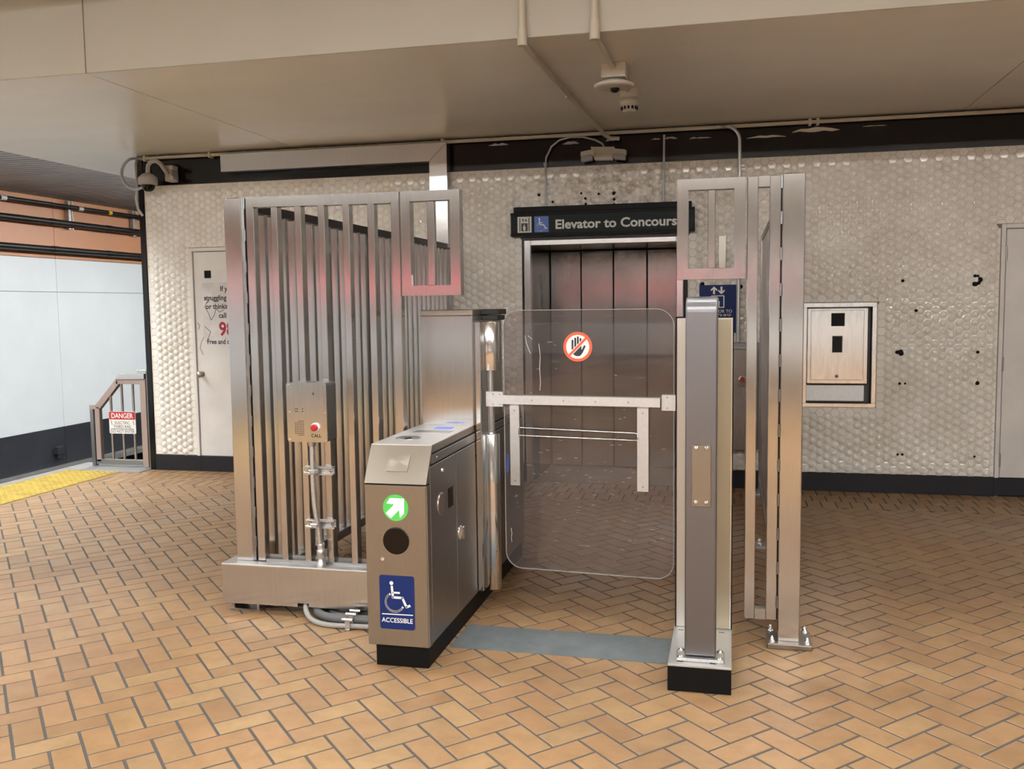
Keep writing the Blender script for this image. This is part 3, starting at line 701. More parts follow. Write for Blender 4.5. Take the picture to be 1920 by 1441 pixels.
# emergency light
em = thing('emergency_light', 'cream twin-head emergency light on the black band', 'emergency light', (-1.04, 7.88, 2.74))
MB().prism([(-1.118, 2.752), (-.968, 2.748), (-.955, 2.852), (-1.15, 2.860)], (0, 7.84, 0), (1, 0, 0), (0, 0, 1), (0, 1, 0), .073).build('case', 'cream_plastic', em)
for sx_, x in ((-1, -1.178), (1, -.905)):
    U_ = Vector((1, .25*sx_, -.10*sx_)).normalized(); O_ = (x, 7.80, 2.785)
    h = MB().prism(rrect(-.055, .055, -.004, .040, .010, 3), O_, U_, (0, 0, 1), (0, 1, 0), .075).build('lamp_head', 'cream_plastic', em)
    MB().prism(rrect(-.050, .050, -.046, .002, .012, 3), (x, 7.795, 2.785), U_, (0, .15, 1), (0, 1, 0), .065).build('lens', 'lens_clear', h)
    MB().cyl((x-.03*sx_, 7.84, 2.80), (-1.04+.09*sx_, 7.87, 2.80), .008, 8).build('knuckle', 'cream_plastic', h)
fx = thing('flex_conduit', 'thin grey flexible conduit arching over the emergency light', 'conduit', (-1.3, 7.87, 2.9))
MB().tube([(-1.546, 7.89, 2.40), (-1.546, 7.89, 2.72)], .0085, 8).build('drop', 'grey_conduit', fx)
MB().tube([(-1.546, 7.89, 2.72), (-1.535, 7.88, 2.80), (-1.49, 7.88, 2.885), (-1.42, 7.88, 2.935), (-1.33, 7.88, 2.955), (-1.22, 7.88, 2.950), (-1.12, 7.895, 2.925), (-1.06, 7.895, 2.890), (-1.045, 7.895, 2.866)], .0085, 8).build('run', 'grey_conduit', fx)
MB().cyl((-1.546, 7.89, 2.725), (-1.546, 7.89, 2.755), .015, 10).build('coupling', 'grey_conduit', fx)
cv = thing('drop_conduit', 'thin straight conduit dropping to the right end of the elevator sign', 'conduit', (-.55, 7.89, 2.4))
MB().tube([(-.546, 7.892, 2.935), (-.549, 7.892, 2.66), (-.552, 7.892, 2.39)], [.009, .009, .013], 8).build('run', 'grey_conduit', cv)
bc = thing('bent_conduit', 'shiny silver conduit bending down from the ceiling pipe to the call station', 'conduit', (.06, 7.87, 1.2))
MB().tube([(-.12, 7.845, 2.968), (-.06, 7.845, 2.968)]+[(x, 7.845, z) for x, y_, z in arc((-.06, 7.845, 2.848), .12, 90, 0, 8, (1, 0, 0), (0, 0, 1))]+[(.061, 7.86, 2.60)], .014, 12).build('bend', 'steel_light', bc)
MB().cyl((.061, 7.86, 2.60), (.061, 7.87, 1.225), .014, 12).build('drop', 'steel_light', bc)
for z in (2.655, 1.42): MB().box(.046, .105, 7.868, 7.908, z-.012, z+.012, .004).build('strap', 'steel_light', bc)
# stainless wireway on the wall above the left fence
ww = thing('wall_wireway', 'stainless wireway elbow turning down the wall above the left fence', 'wireway', (-2.5, 7.9, 2.8))
MB().prism([(-4.555, 2.802), (-2.555, 2.802), (-2.395, 2.955), (-4.555, 2.958)], (0, 7.80, 0), (1, 0, 0), (0, 0, 1), (0, 1, 0), .10).build('horizontal_duct', 'steel', ww)
MB().prism([(-2.553, 2.800), (-2.553, 2.06), (-2.395, 2.06), (-2.395, 2.952)], (0, 7.80, 0), (1, 0, 0), (0, 0, 1), (0, 1, 0), .10).build('vertical_duct', 'steel', ww)
# dome camera on bracket
dc = thing('dome_camera', 'grey dome camera with looped cable on a gooseneck at the wall corner', 'camera', (-5.27, 7.75, 2.66))
MB().box(-5.135, -5.055, 7.80, 7.905, 2.74, 2.885, .006).box(-5.06, -5.02, 7.76, 7.83, 2.84, 2.875, .004).box(-5.06, -5.02, 7.76, 7.83, 2.745, 2.78, .004).build('bracket', 'camera_grey', dc)
MB().tube([(-5.10, 7.80, 2.80), (-5.115, 7.77, 2.85), (-5.14, 7.75, 2.895), (-5.18, 7.74, 2.922), (-5.225, 7.735, 2.915), (-5.255, 7.73, 2.88), (-5.265, 7.73, 2.80)], .021, 10).build('gooseneck', 'camera_grey', dc)
MB().lathe([(.018, 2.815), (.045, 2.805), (.078, 2.775), (.085, 2.765), (.085, 2.71), (.078, 2.702)], (-5.265, 7.73, 0), (0, 0, 1), 28).build('hood', 'camera_grey', dc)
MB().lathe([(.060, 2.704), (.058, 2.68), (.045, 2.655), (.02, 2.643)], (-5.262, 7.73, 0), (0, 0, 1), 24).build('dome', 'black_gloss', dc)
loop = [(-5.40, 7.86, 2.972), (-5.46, 7.82, 2.965)]+[tuple(p) for p in arc((-5.40, 7.74, 2.815), .145, 110, 345, 14, (1, 0, 0), (0, 0, 1))]
MB().tube(loop, .013, 8).build('cable_loop', 'grey_conduit', dc)
MB().tube([(-5.445, 7.84, 2.965), (-5.435, 7.80, 2.90), (-5.43, 7.80, 2.75), (-5.445, 7.82, 2.68), (-5.475, 7.84, 2.60), (-5.47, 7.86, 2.50), (-5.44, 7.88, 2.44)], .012, 8).build('cable_tail', 'grey_conduit', dc)

# ================================================================== SIGNS ON THE WALL
es = thing('elevator_sign', 'long black sign reading Elevator to Concourse over the doors', 'sign', (-1.07, 7.87, 2.14))
bx('sign_body', 'sign_green', es, -1.846, -.294, 7.845, 7.915, 2.138, 2.336, bev=.004)
bx('sign_top', 'black', es, -1.822, -.320, 7.855, 7.915, 2.336, 2.386, bev=.004)
MB().box(-1.846, -.294, 7.840, 7.846, 2.138, 2.160).box(-1.846, -.294, 7.840, 7.846, 2.312, 2.336).build('sign_border', 'black', es)
lettering('lettering', 'Elevator to Concourse', .107, 'sign_print', es, (-1.460, 7.844, 2.194), sx=1.085, bold=.0028)
ip = bx('elevator_icon', 'sign_print', es, -1.785, -1.662, 7.841, 7.845, 2.168, 2.302, bev=.001)
q = MB(); o_ = (-1.7235, 7.8405, 2.235)
q.prism([(-.028, -.055), (.028, -.055), (.028, .012), (-.028, .012)], o_, **FX, t=.0005)
for x in (-.040, .040): q.prism([(x-.004, -.055), (x+.004, -.055), (x+.004, .058), (x-.004, .058)], o_, **FX, t=.0005)
arrow2(q, (-.012, .038), .026, math.pi/2, o_, (1, 0, 0), (0, 0, 1), (0, -1, 0), .0005); arrow2(q, (.014, .038), .026, -math.pi/2, o_, (1, 0, 0), (0, 0, 1), (0, -1, 0), .0005)
q.build('icon_print', 'black_print', ip)
q = MB(); q.prism(disc2((-.002, -.004), .006, 10), (-1.7235, 7.8398, 2.235), **FX, t=.0004)
q.prism([(-.010, -.050), (.008, -.050), (.010, -.014), (-.014, -.014)], (-1.7235, 7.8398, 2.235), **FX, t=.0004); q.build('icon_figure', 'sign_print', ip)
iw = bx('access_icon', 'icon_blue', es, -1.638, -1.513, 7.841, 7.845, 2.168, 2.302, bev=.001)
q = MB(); wheelchair(q, .108, (-1.577, 7.8405, 2.234), t=.0005); q.build('icon_print', 'sign_white', iw)
bs = thing('blue_sign', 'dark blue elevator sign half hidden behind the grey column', 'sign', (-.1, 7.9, 1.3))
bx('plate', 'blue_sign', bs, -.256, .042, 7.900, 7.912, 1.30, 1.697, bev=.002)
q = MB(); o_ = (-.107, 7.8995, 1.652)
arrow2(q, (-.030, 0), .062, math.pi/2, o_, (1, 0, 0), (0, 0, 1), (0, -1, 0), .0006); arrow2(q, (.030, 0), .062, -math.pi/2, o_, (1, 0, 0), (0, 0, 1), (0, -1, 0), .0006)
stroke(q, [(-.05, -.14), (-.05, -.045), (.05, -.045), (.05, -.14), (-.05, -.14)], .008, o_, (1, 0, 0), (0, 0, 1), (0, -1, 0), .0006)
q.prism(disc2((0, -.075), .010, 12), o_, **FX, t=.0006); q.prism([(-.014, -.135), (.014, -.135), (.016, -.088), (-.016, -.088)], o_, **FX, t=.0006)
q.build('pictogram', 'white_print', bs)
for s_, z in (('ELEVATOR TO', 1.468), ('CONCOURSE', 1.432)): lettering('lettering', s_, .036, 'white_print', bs, (-.107, 7.899, z), align='CENTER')
po = thing('notice_poster', 'scuffed white help-line notice on the left door', 'poster', (-4.65, W, 1.2))
bx('sheet', 'poster_paper', po, -4.868, -4.20, W-.0005, W+.0038, 1.197, 1.800)
for s_, x, z, k, mt, w in (("If you're", -4.680, 1.718, .068, 'black_print', .9), ('struggling', -4.852, 1.634, .068, 'black_print', .9), ('or thinking', -4.836, 1.553, .068, 'black_print', .9),
                           ('call', -4.703, 1.468, .068, 'black_print', .9), ('988', -4.706, 1.303, .178, 'red_print', .88), ('Free and confidential', -4.836, 1.222, .064, 'black_print', .86)):
    lettering('lettering', s_, k, mt, po, (x, W-.0008, z), sx=w, t=.0004, bold=.005 if k > .1 else .0016)
q = MB()
for P in ([(-4.775, 1.657), (-4.822, 1.618), (-4.846, 1.573), (-4.815, 1.522), (-4.785, 1.446), (-4.749, 1.496), (-4.73, 1.556), (-4.692, 1.521), (-4.646, 1.545)], [(-4.855, 1.387), (-4.795, 1.336), (-4.839, 1.245)], [(-4.845, 1.66), (-4.80, 1.625), (-4.835, 1.60)]):
    stroke(q, P, .007, (0, W-.0009, 0), (1, 0, 0), (0, 0, 1), (0, -1, 0), .0003)
q.build('scribble', 'scuff_ink', po)
q = MB(); stroke(q, [(-4.932, 1.425), (-4.911, 1.395), (-4.925, 1.36)], .012, (0, W+.0036, 0), (1, 0, 0), (0, 0, 1), (0, -1, 0), .0004); stroke(q, [(-4.86, 1.30), (-4.90, 1.24), (-4.915, 1.18), (-4.885, 1.12)], .010, (0, W+.0036, 0), (1, 0, 0), (0, 0, 1), (0, -1, 0), .0004)
q.build('scuff', 'scuff_grey', d1)
tag(MB().box(-.102, -.042, 7.900, 7.915, 1.834, 2.097, .002).build('wall_plate', 'steel_console', None), 'narrow steel plate on the tiles right of the elevator', 'plate')
cs = thing('call_station', 'brown steel elevator call box on the wall behind the column', 'call box', (.12, 7.9, .33))
bx('back_plate', 'steel_side', cs, -.02, .262, 7.895, 7.915, .335, 1.222, bev=.003)
bx('case', 'steel_worn', cs, -.02, .215, 7.80, 7.895, .335, 1.172, bev=.006)
MB().lathe([(.032, 0), (.032, .010), (.024, .012)], (.096, 7.80, .925), (0, -1, 0), 20).build('button_ring', 'steel_bright', cs)
MB().lathe([(.022, .012), (.020, .020)], (.096, 7.80, .925), (0, -1, 0), 20).build('button', 'call_red', cs)
lettering('lettering', 'CALL', .030, 'black_print', cs, (.096, 7.7995, .862), align='CENTER')
# recessed phone cabinet
ph = thing('wall_cabinet', 'shiny recessed steel cabinet with two black openings in the tiles', 'cabinet', (.855, W, .69))
MB().box(.574, 1.138, W-.012, W+.006, 1.502, 1.539, .003).box(.574, 1.138, W-.012, W+.006, .692, .725, .003).box(.574, .604, W-.012, W+.006, .725, 1.502, .003).box(1.104, 1.138, W-.012, W+.006, .725, 1.502, .003).build('frame', 'steel_bright', ph)
MB().box(.59, 1.12, W+.10, W+.12, .70, 1.53).box(.59, .604, W+.004, W+.10, .70, 1.53).box(1.104, 1.12, W+.004, W+.10, .70, 1.53).box(.59, 1.12, W+.004, W+.10, 1.502, 1.52).box(.59, 1.12, W+.004, W+.10, .70, .722).build('recess', 'steel_recess_shade', ph)
bx('inner_box', 'steel_bright', ph, .604, 1.078, W+.0, W+.10, .878, 1.498, bev=.008)
dp = bx('access_door', 'steel_bright', ph, .634, 1.042, W-.010, W+.0, .912, 1.478, bev=.004)
bx('black_square', 'black', dp, .790, .893, W-.0112, W-.0098, 1.350, 1.455)
bx('dark_slot', 'dark_gap', dp, .802, .876, W-.0112, W-.0098, 1.140, 1.268)
bx('slot_rim', 'steel_worn', dp, .798, .880, W-.0108, W-.0099, 1.135, 1.273)
MB().lathe([(.013, 0), (.013, .006), (.006, .008)], (.838, W-.010, .945), (0, -1, 0), 14).build('lock', 'steel_side', dp)
bx('lower_tray', 'steel_light', ph, .604, 1.060, W+.05, W+.10, .735, .870, bev=.004)

# ================================================================== FRONT FENCE, LEFT
YF = 4.25
fb = thing('steel_sill', 'raised steel sill box under the left fence', 'base', (-2.05, 4.28, 0))
MB().prism([(-2.529, .050), (-2.112, .053), (-2.112, .072), (-2.051, .072), (-2.051, .054), (-1.53, .057), (-1.53, .258), (-2.529, .253)], (0, 4.190, 0), (1, 0, 0), (0, 0, 1), (0, 1, 0), .012).build('front_plate', 'steel', fb)
bx('top_plate', 'steel_light', fb, -2.529, -1.53, 4.188, 4.40, .247, .257, bev=.002)
bx('core', 'black', fb, -2.524, -1.54, 4.203, 4.395, .052, .247)
for x in (-2.50, -2.00):
    f_ = MB().box(x-.01, x+.16, 4.225, 4.38, .0, .012, .002).box(x, x+.012, 4.235, 4.37, .012, .052).box(x+.138, x+.15, 4.235, 4.37, .012, .052).build('foot', 'steel_worn', fb)
lpst = thing('fence_post', 'wide stainless post at the left end of the fence', 'post', (-2.43, 4.3, .257))
bx('column', 'steel', lpst, -2.476, -2.381, YF, YF+.10, .257, 2.101, bev=.004)
bx('hinge_leaf', 'steel_side', lpst, -2.381, -2.366, YF+.004, YF+.03, .262, 2.10, bev=.001)
def hinges(parent, x, z0, z1, pitch=.1555):
    z = z1
    while z > z0:
        MB().tube([(x, YF-.004, z), (x, YF-.004, z-.055)], .0058, 8).build('hinge_knuckle', 'steel_side', parent); z -= pitch
def small_panel(parent, x0, x1, z0, z1, b0, b1):
    p = MB(); w = .048
    p.prism([(x0, z0), (x0+w, z0+w), (x0+w, z1-w), (x0, z1)], (0, YF-.012, 0), (1, 0, 0), (0, 0, 1), (0, 1, 0), .055)
    p.prism([(x1, z1), (x1-w, z1-w), (x1-w, z0+w), (x1, z0)], (0, YF-.012, 0), (1, 0, 0), (0, 0, 1), (0, 1, 0), .055)
    p.prism([(x0, z1), (x0+w, z1-w), (x1-w, z1-w), (x1, z1)], (0, YF-.012, 0), (1, 0, 0), (0, 0, 1), (0, 1, 0), .055)
    p.prism([(x0, z0), (x1, z0), (x1-w, z0+w), (x0+w, z0+w)], (0, YF-.012, 0), (1, 0, 0), (0, 0, 1), (0, 1, 0), .055)
    o = p.build('upper_panel', 'steel', parent)
    bx('panel_bar', 'steel', o, b0, b1, YF-.002, YF+.035, z0+w, z1-w, bev=.003)
    return o
fg = thing('fence_gate', 'barred stainless fence gate beside the left post', 'fence gate', (-1.95, 4.28, .257))
bx('stile', 'steel', fg, -2.355, -2.312, YF, YF+.05, .262, 2.101, bev=.003)
bx('stile', 'steel', fg, -1.591, -1.546, YF, YF+.05, .262, 2.096, bev=.003)
MB().prism([(-2.355, 2.1015), (-2.310, 2.051), (-1.592, 2.045), (-1.546, 2.097)], (0, YF-.001, 0), (1, 0, 0), (0, 0, 1), (0, 1, 0), .052).build('top_rail', 'steel', fg)
bx('bottom_rail', 'steel_side', fg, -2.312, -1.591, YF+.006, YF+.045, .257, .272)
for x in (-2.219, -2.092, -1.968, -1.839, -1.710):
    bx('bar', 'steel', fg, x, x+.034, YF, YF+.052, .272, 2.050, bev=.0025)
bx('hinge_dark_strip', 'black', fg, -2.3655, -2.3555, YF+.012, YF+.045, .265, 2.095)  # black strip put in to darken the see-through gap at the hinge
hinges(fg, -2.361, .3, 2.098)
MB().cyl((-1.480, YF-.018, 1.652), (-1.480, YF-.018, 1.700), .006, 8).cyl((-1.480, YF-.018, 1.655), (-1.480, YF+.01, 1.655), .006, 8).build('latch_pin', 'steel_bright', fg)
small_panel(fg, -1.537, -1.243, 1.602, 2.096, -1.408, -1.373)
# ---------------- side fence, left
sf = thing('side_fence', 'long barred fence running back to the wall on the left', 'fence', (-2.43, 6.1, 0))
bx('top_rail', 'dark_rail', sf, -2.455, -2.40, 4.36, 7.80, 2.045, 2.092, bev=.003)  # dark reflection on the stainless rail put into its colour
bx('bottom_rail', 'steel_side', sf, -2.475, -2.385, 4.40, 7.88, .09, .145, bev=.003)
y = 4.42
while y < 7.85:
    if abs(y-6.07) > .06: bx('bar', 'steel', sf, -2.450, -2.405, y, y+.034, .145, 2.045, bev=.002)
    y += .1155
bx('post', 'dark_rail', sf, -2.460, -2.395, 6.04, 6.10, .01, 2.10, bev=.003)
bx('post', 'steel', sf, -2.465, -2.39, 7.85, 7.90, .01, 2.10, bev=.003)
for y in (4.82, 5.24, 5.9, 6.6, 7.3):
    MB().box(-2.50, -2.33, y-.06, y+.06, 0, .012, .002).box(-2.445, -2.415, y-.03, y+.03, .012, .09).build('foot', 'steel_worn', sf)
    for x in (-2.355, -2.375): MB().lathe([(.012, .012), (.012, .026), (.005, .032)], (x, y+.03 if x < -2.36 else y-.03, 0), (0, 0, 1), 10).build('bolt', 'steel_polished', sf)
# ---------------- intercom
cb = thing('help_intercom', 'stainless call box with red button on the left fence', 'intercom', (-2.0, 4.18, .9))
MB().prism(rrect(-2.104, -1.897, .901, 1.189, .012), (0, 4.137, 0), (1, 0, 0), (0, 0, 1), (0, 1, 0), .108).build('case', 'steel_side', cb)
fp = MB().prism(rrect(-2.105, -1.896, .900, 1.190, .012), (0, 4.130, 0), (1, 0, 0), (0, 0, 1), (0, 1, 0), .007).build('face_plate', 'steel', cb)
bt = MB().lathe([(.022, 0), (.022, .010), (.016, .013)], (-1.955, 4.130, .974), (0, -1, 0), 24).build('button_ring', 'sign_white', cb)
MB().lathe([(.017, .012), (.017, .024), (.013, .027)], (-1.955, 4.130, .974), (0, -1, 0), 24).build('button', 'call_red', bt)
q = MB()
for r_ in range(9):
    for c_ in range(6):
        if r_ in (0, 8) and c_ < 2: continue
        q.prism(disc2((-2.062+c_*.0085, 1.002-r_*.0085), .0024, 6), (0, 4.1298, 0), (1, 0, 0), (0, 0, 1), (0, -1, 0), .0004)
for z in (1.062, 1.050): q.prism(disc2((-2.022, z), .0028, 8), (0, 4.1298, 0), (1, 0, 0), (0, 0, 1), (0, -1, 0), .0004); stroke(q, [(-2.062, z), (-2.045, z)], .003, (0, 4.1298, 0), (1, 0, 0), (0, 0, 1), (0, -1, 0), .0004)
q.prism([(-1.966, 1.130), (-1.961, 1.130), (-1.961, 1.142), (-1.966, 1.142)], (0, 4.1298, 0), (1, 0, 0), (0, 0, 1), (0, -1, 0), .0004)
q.build('speaker_holes', 'black_print', fp)
lettering('lettering', 'CALL', .022, 'black_print', fp, (-1.954, 4.1297, .925), align='CENTER', t=.0004, bold=.0003)
for x in (-2.095, -1.906):
    for z in (.912, 1.045, 1.178): MB().lathe([(.0042, 0), (.003, .002)], (x, 4.130, z), (0, -1, 0), 8).build('screw', 'steel_bright', fp)
ic = thing('intercom_conduit', 'galvanised conduit below the call box', 'conduit', (-2.0, 4.2, .257))
MB().tube([(-2.008, 4.195, .905), (-2.009, 4.195, .70), (-2.006, 4.197, .58), (-2.000, 4.20, .52), (-1.990, 4.205, .44), (-1.987, 4.21, .37), (-1.987, 4.215, .30)], .0135, 12).build('pipe', 'zinc', ic)
MB().lathe([(.016, .87), (.019, .875), (.019, .893), (.016, .90)], (-2.008, 4.195, 0), (0, 0, 1), 14).build('fitting', 'zinc', ic)
MB().lathe([(.024, .257), (.024, .285), (.017, .29), (.017, .315), (.022, .32), (.022, .345), (.016, .35), (.019, .365), (.019, .378), (.014, .382)], (-1.987, 4.215, 0), (0, 0, 1), 14).build('fitting', 'zinc', ic)
for z in (.742, .472):
    sb = MB()
    for dz in (-.020, .014): sb.box(-2.066, -1.913, 4.215, 4.235, z+dz, z+dz+.008, .001)
    sb.box(-2.066, -1.913, 4.236, 4.248, z-.020, z+.022, .001)
    st_ = sb.build('strut_channel', 'zinc', ic)
    MB().box(-2.028, -1.988, 4.178, 4.222, z-.010, z+.012, .004).build('clamp', 'zinc', st_)
    MB().cyl((-2.012, 4.170, z-.002), (-2.045, 4.172, z+.002), .006, 8).build('clamp_screw', 'steel_bright', st_)
    for x in (-2.05, -1.928): MB().lathe([(.009, 0), (.009, .005), (.004, .007)], (x, 4.236, z), (0, -1, 0), 10).build('bolt', 'steel_worn', st_)
# floor cables into the console
for i, (pts, r_, lab) in enumerate((
    ([(-2.085, 4.23, .065), (-2.06, 4.175, .045), (-2.02, 4.13, .025), (-1.96, 4.092, .016), (-1.88, 4.075, .014), (-1.77, 4.075, .016), (-1.52, 4.09, .018)], .0125, 'pale thin conduit, front of the three on the floor beside the console'),
    ([(-2.06, 4.30, .030), (-2.00, 4.19, .030), (-1.93, 4.145, .028), (-1.85, 4.128, .028), (-1.77, 4.127, .030), (-1.52, 4.135, .030)], .021, 'thick grey conduit, middle of the three on the floor beside the console'),
    ([(-1.99, 4.32, .022), (-1.93, 4.215, .022), (-1.86, 4.185, .022), (-1.78, 4.178, .022), (-1.52, 4.175, .022)], .016, 'grey conduit, rearmost of the three on the floor beside the console'))):
    ps_ = [Vector(p) for p in pts]; sm2 = []
    for k in range(len(ps_)-1):
        p0, p1, p2, p3 = ps_[max(k-1, 0)], ps_[k], ps_[k+1], ps_[min(k+2, len(ps_)-1)]
        for t_ in (0, .33, .66):
            sm2.append(.5*((2*p1)+(-p0+p2)*t_+(2*p0-5*p1+4*p2-p3)*t_**2+(-p0+3*p1-3*p2+p3)*t_**3))
    sm2.append(ps_[-1])
    tag(MB().tube(sm2, r_, 10).build('floor_conduit', ('conduit_pale', 'conduit_dark', 'conduit_dark')[i], None), lab, 'conduit', 'floor conduits')
cc = thing('conduit_clamp', 'galvanised clamp holding the floor conduits beside the console', 'clamp', (-1.78, 4.12, 0))
MB().box(-1.800, -1.775, 4.050, 4.205, .0, .006, .001).box(-1.80, -1.775, 4.055, 4.062, .006, .05, .001).box(-1.80, -1.775, 4.100, 4.107, .006, .06, .001).box(-1.80, -1.775, 4.150, 4.157, .006, .06, .001).build('strap', 'zinc', cc)
for y_, z in ((4.058, .052), (4.104, .064), (4.155, .064)): MB().cyl((-1.815, y_, z), (-1.76, y_, z), .008, 10).build('bolt', 'steel_bright', cc)

# ================================================================== FARE CONSOLE
CX0, CX1 = -1.517, -1.242
co = thing('fare_console', 'tall stainless accessible fare gate console with green arrow', 'fare gate', (-1.38, 4.6, 0))
bx('plinth', 'black', co, -1.490, -1.252, 3.682, 5.53, 0, .100, bev=.002)
lc = MB().box(CX0, CX1, 3.660, 5.55, .098, .798, .003).build('lower_cabinet', 'steel_console', co)
MB().box(CX1, CX1+.004, 3.664, 3.700, .102, .796).build('corner_strip', 'steel_side', lc)
hd = MB().prism([(3.661, .804), (3.752, .955), (5.458, .955), (5.549, .804)], (CX0-.001, 0, 0), (0, 1, 0), (0, 0, 1), (1, 0, 0), .277).build('console_head', 'steel_console', co)
bx('top_plate', 'steel_light', co, CX0, CX1, 3.752, 4.405, .952, .959, bev=.001)
bx('dark_seam', 'black', co, CX0+.004, CX1-.002, 3.664, 5.54, .796, .806)  # black seam strip between lower cabinet and head
# side doors
bx('side_door', 'steel_side', co, CX1, CX1+.006, 3.704, 4.082, .106, .872, bev=.002)
sd2 = bx('side_door', 'steel_side', co, CX1, CX1+.006, 4.088, 4.425, .106, .872, bev=.002)
bx('side_door', 'steel_side', co, CX1, CX1+.006, 4.62, 5.50, .106, .872, bev=.002)
bx('side_rail', 'steel_side', co, CX1, CX1+.006, 3.745, 4.425, .880, .918, bev=.002)
bx('side_rail', 'steel_side', co, CX1, CX1+.006, 4.62, 5.46, .880, .918, bev=.002)
MB().box(CX1-.001, CX1+.003, 3.72, 4.43, .872, .880).box(CX1-.001, CX1+.003, 3.75, 4.43, .918, .926).box(CX1-.001, CX1+.003, 4.62, 5.48, .872, .880).box(CX1-.001, CX1+.003, 4.62, 5.46, .918, .926).build('seam', 'black', co)
S = CX1+.006
ln = MB().lathe([(.052, 0), (.052, .004), (.046, .007), (.038, .004), (.02, .006)], (S, 3.845, .684), (1, 0, 0), 28).build('sensor_ring', 'steel_worn', co)
bx('sensor_window', 'black_gloss', co, S, S+.002, 3.952, 4.028, .641, .731)
hh = MB().lathe([(.034, 0), (.034, .004), (.028, .007)], (S, 4.131, .487), (1, 0, 0), 24).build('lock_escutcheon', 'steel_polished', sd2)
MB().box(S+.006, S+.022, 4.122, 4.140, .455, .519, .003).build('t_handle', 'steel_bright', hh)
MB().lathe([(.010, 0), (.008, .006)], (S, 3.869, .830), (1, 0, 0), 12).build('key_lock', 'steel_bright', co)
bx('blue_indicator', 'blue_lit', co, S, S+.003, 5.08, 5.12, .60, .70)
for y_ in (3.80, 4.40): MB().lathe([(.006, 0), (.004, .003)], (S, y_, .90), (1, 0, 0), 8).build('screw', 'steel_bright', co)
# front face
gs = MB().prism(disc2((-1.377, .702), .057, 48), (0, 3.6595, 0), (1, 0, 0), (0, 0, 1), (0, -1, 0), .002).build('go_light', 'green_lit', co)
q = MB(); ca = math.cos(math.pi/4)
P = [(-.5, -.115), (.10, -.115), (-.10, -.40), (.14, -.42), (.52, 0), (.14, .42), (-.10, .40), (.10, .115), (-.5, .115)]
P = [(-.54, -.12), (.10, -.12), (-.06, -.30), (.16, -.46), (.47, -.0), (.16, .46), (-.06, .30), (.10, .12), (-.54, .12)]
P = [(275, 275), (240, 243), (302, 181), (246, 176), (272, 140), (369, 141), (367, 240), (338, 270), (334, 216)]
q.prism([(-1.377+.057*(x-309)/90, .702-.057*(y_-205)/90) for x, y_ in P], (0, 3.6574, 0), (1, 0, 0), (0, 0, 1), (0, -1, 0), .0006)
q.build('arrow', 'arrow_lit', gs)
MB().lathe([(.0585, 0), (.0585, .002), (.055, .003)], (-1.379, 3.6597, .559), (0, -1, 0), 40).build('scanner_lens', 'black_gloss', co)
MB().lathe([(.011, 0), (.011, .004), (.006, .007)], (-1.442, 3.6597, .477), (0, -1, 0), 16).build('lock', 'steel_bright', co)
ac = MB().prism(rrect(-1.459, -1.302, .173, .408, .010), (0, 3.6597, 0), (1, 0, 0), (0, 0, 1), (0, -1, 0), .0015).build('access_sign', 'blue_sign', co)
q = MB(); wheelchair(q, .132, (-1.383, 3.6580, .318), t=.0005); stroke(q, [(-1.450, .238), (-1.310, .2395)], .004, (0, 3.6580, 0), (1, 0, 0), (0, 0, 1), (0, -1, 0), .0005)
q.build('access_symbol', 'white_print', ac)
lettering('lettering', 'ACCESSIBLE', .0285, 'white_print', ac, (-1.381, 3.6578, .203), align='CENTER', sx=.93, t=.0005, bold=.0003)
# sloped reader and top fittings
sl_u = Vector((0, .091, .151)).normalized(); sl_n = Vector((0, -.151, .091)).normalized()
MB().prism([(-1.425, .055), (-1.333, .055), (-1.328, .130), (-1.421, .130)], (0, 3.661, .804), (1, 0, 0), sl_u, sl_n, .005).build('card_reader', 'steel_console', co)
MB().lathe([(.057, .959), (.057, .962), (.049, .963), (.047, .9595), (.02, .959)], (-1.414, 3.938, 0), (0, 0, 1), 32).build('reader_ring', 'steel_side', co)
bx('display', 'blue_lit', co, -1.400, -1.312, 4.265, 4.320, .959, .961, bev=.001)
bx('display_bezel', 'steel_side', co, -1.46, -1.28, 4.12, 4.20, .9585, .960, bev=.0005)
# tall cabinet
tc = bx('tall_cabinet', 'steel', co, -1.506, -1.236, 4.402, 5.00, .957, 1.503, bev=.003)
bx('cabinet_cap', 'steel_console', tc, -1.512, -1.240, 4.43, 4.99, 1.503, 1.532, bev=.003)
bx('cap_bumper', 'rubber', tc, -1.240, -1.145, 4.58, 4.74, 1.505, 1.532, bev=.003)
bx('cap_bumper', 'rubber', tc, -1.236, -1.152, 4.58, 4.74, 1.476, 1.501, bev=.003)
# hinge column
hc = thing('hinge_column', 'polished barrel hinge column on the right side of the console', 'hinge', (-1.17, 4.5, .1))
bx('mount_plate', 'steel_polished', hc, -1.236, -1.205, 4.430, 4.57, .112, 1.472, bev=.004)
MB().lathe([(.040, .112), (.043, .116), (.043, .903), (.040, .909), (.020, .910)], (-1.172, 4.50, 0), (0, 0, 1), 32).build('lower_barrel', 'steel_polished', hc)
MB().lathe([(.044, 1.229), (.046, 1.233), (.046, 1.466), (.042, 1.471)], (-1.170, 4.50, 0), (0, 0, 1), 32).build('upper_barrel', 'steel_polished', hc)
MB().lathe([(.022, .905), (.018, .918), (.018, 1.235)], (-1.172, 4.50, 0), (0, 0, 1), 20).build('pivot_rod', 'steel_polished', hc)
for a_, z in ((.03, .31), (.045, .31), (.02, .45)): MB().lathe([(.006, 0), (.004, .002)], (-1.172+a_*.55, 4.459+a_*.2, z), (.4, -1, 0), 8).build('screw', 'black', hc)

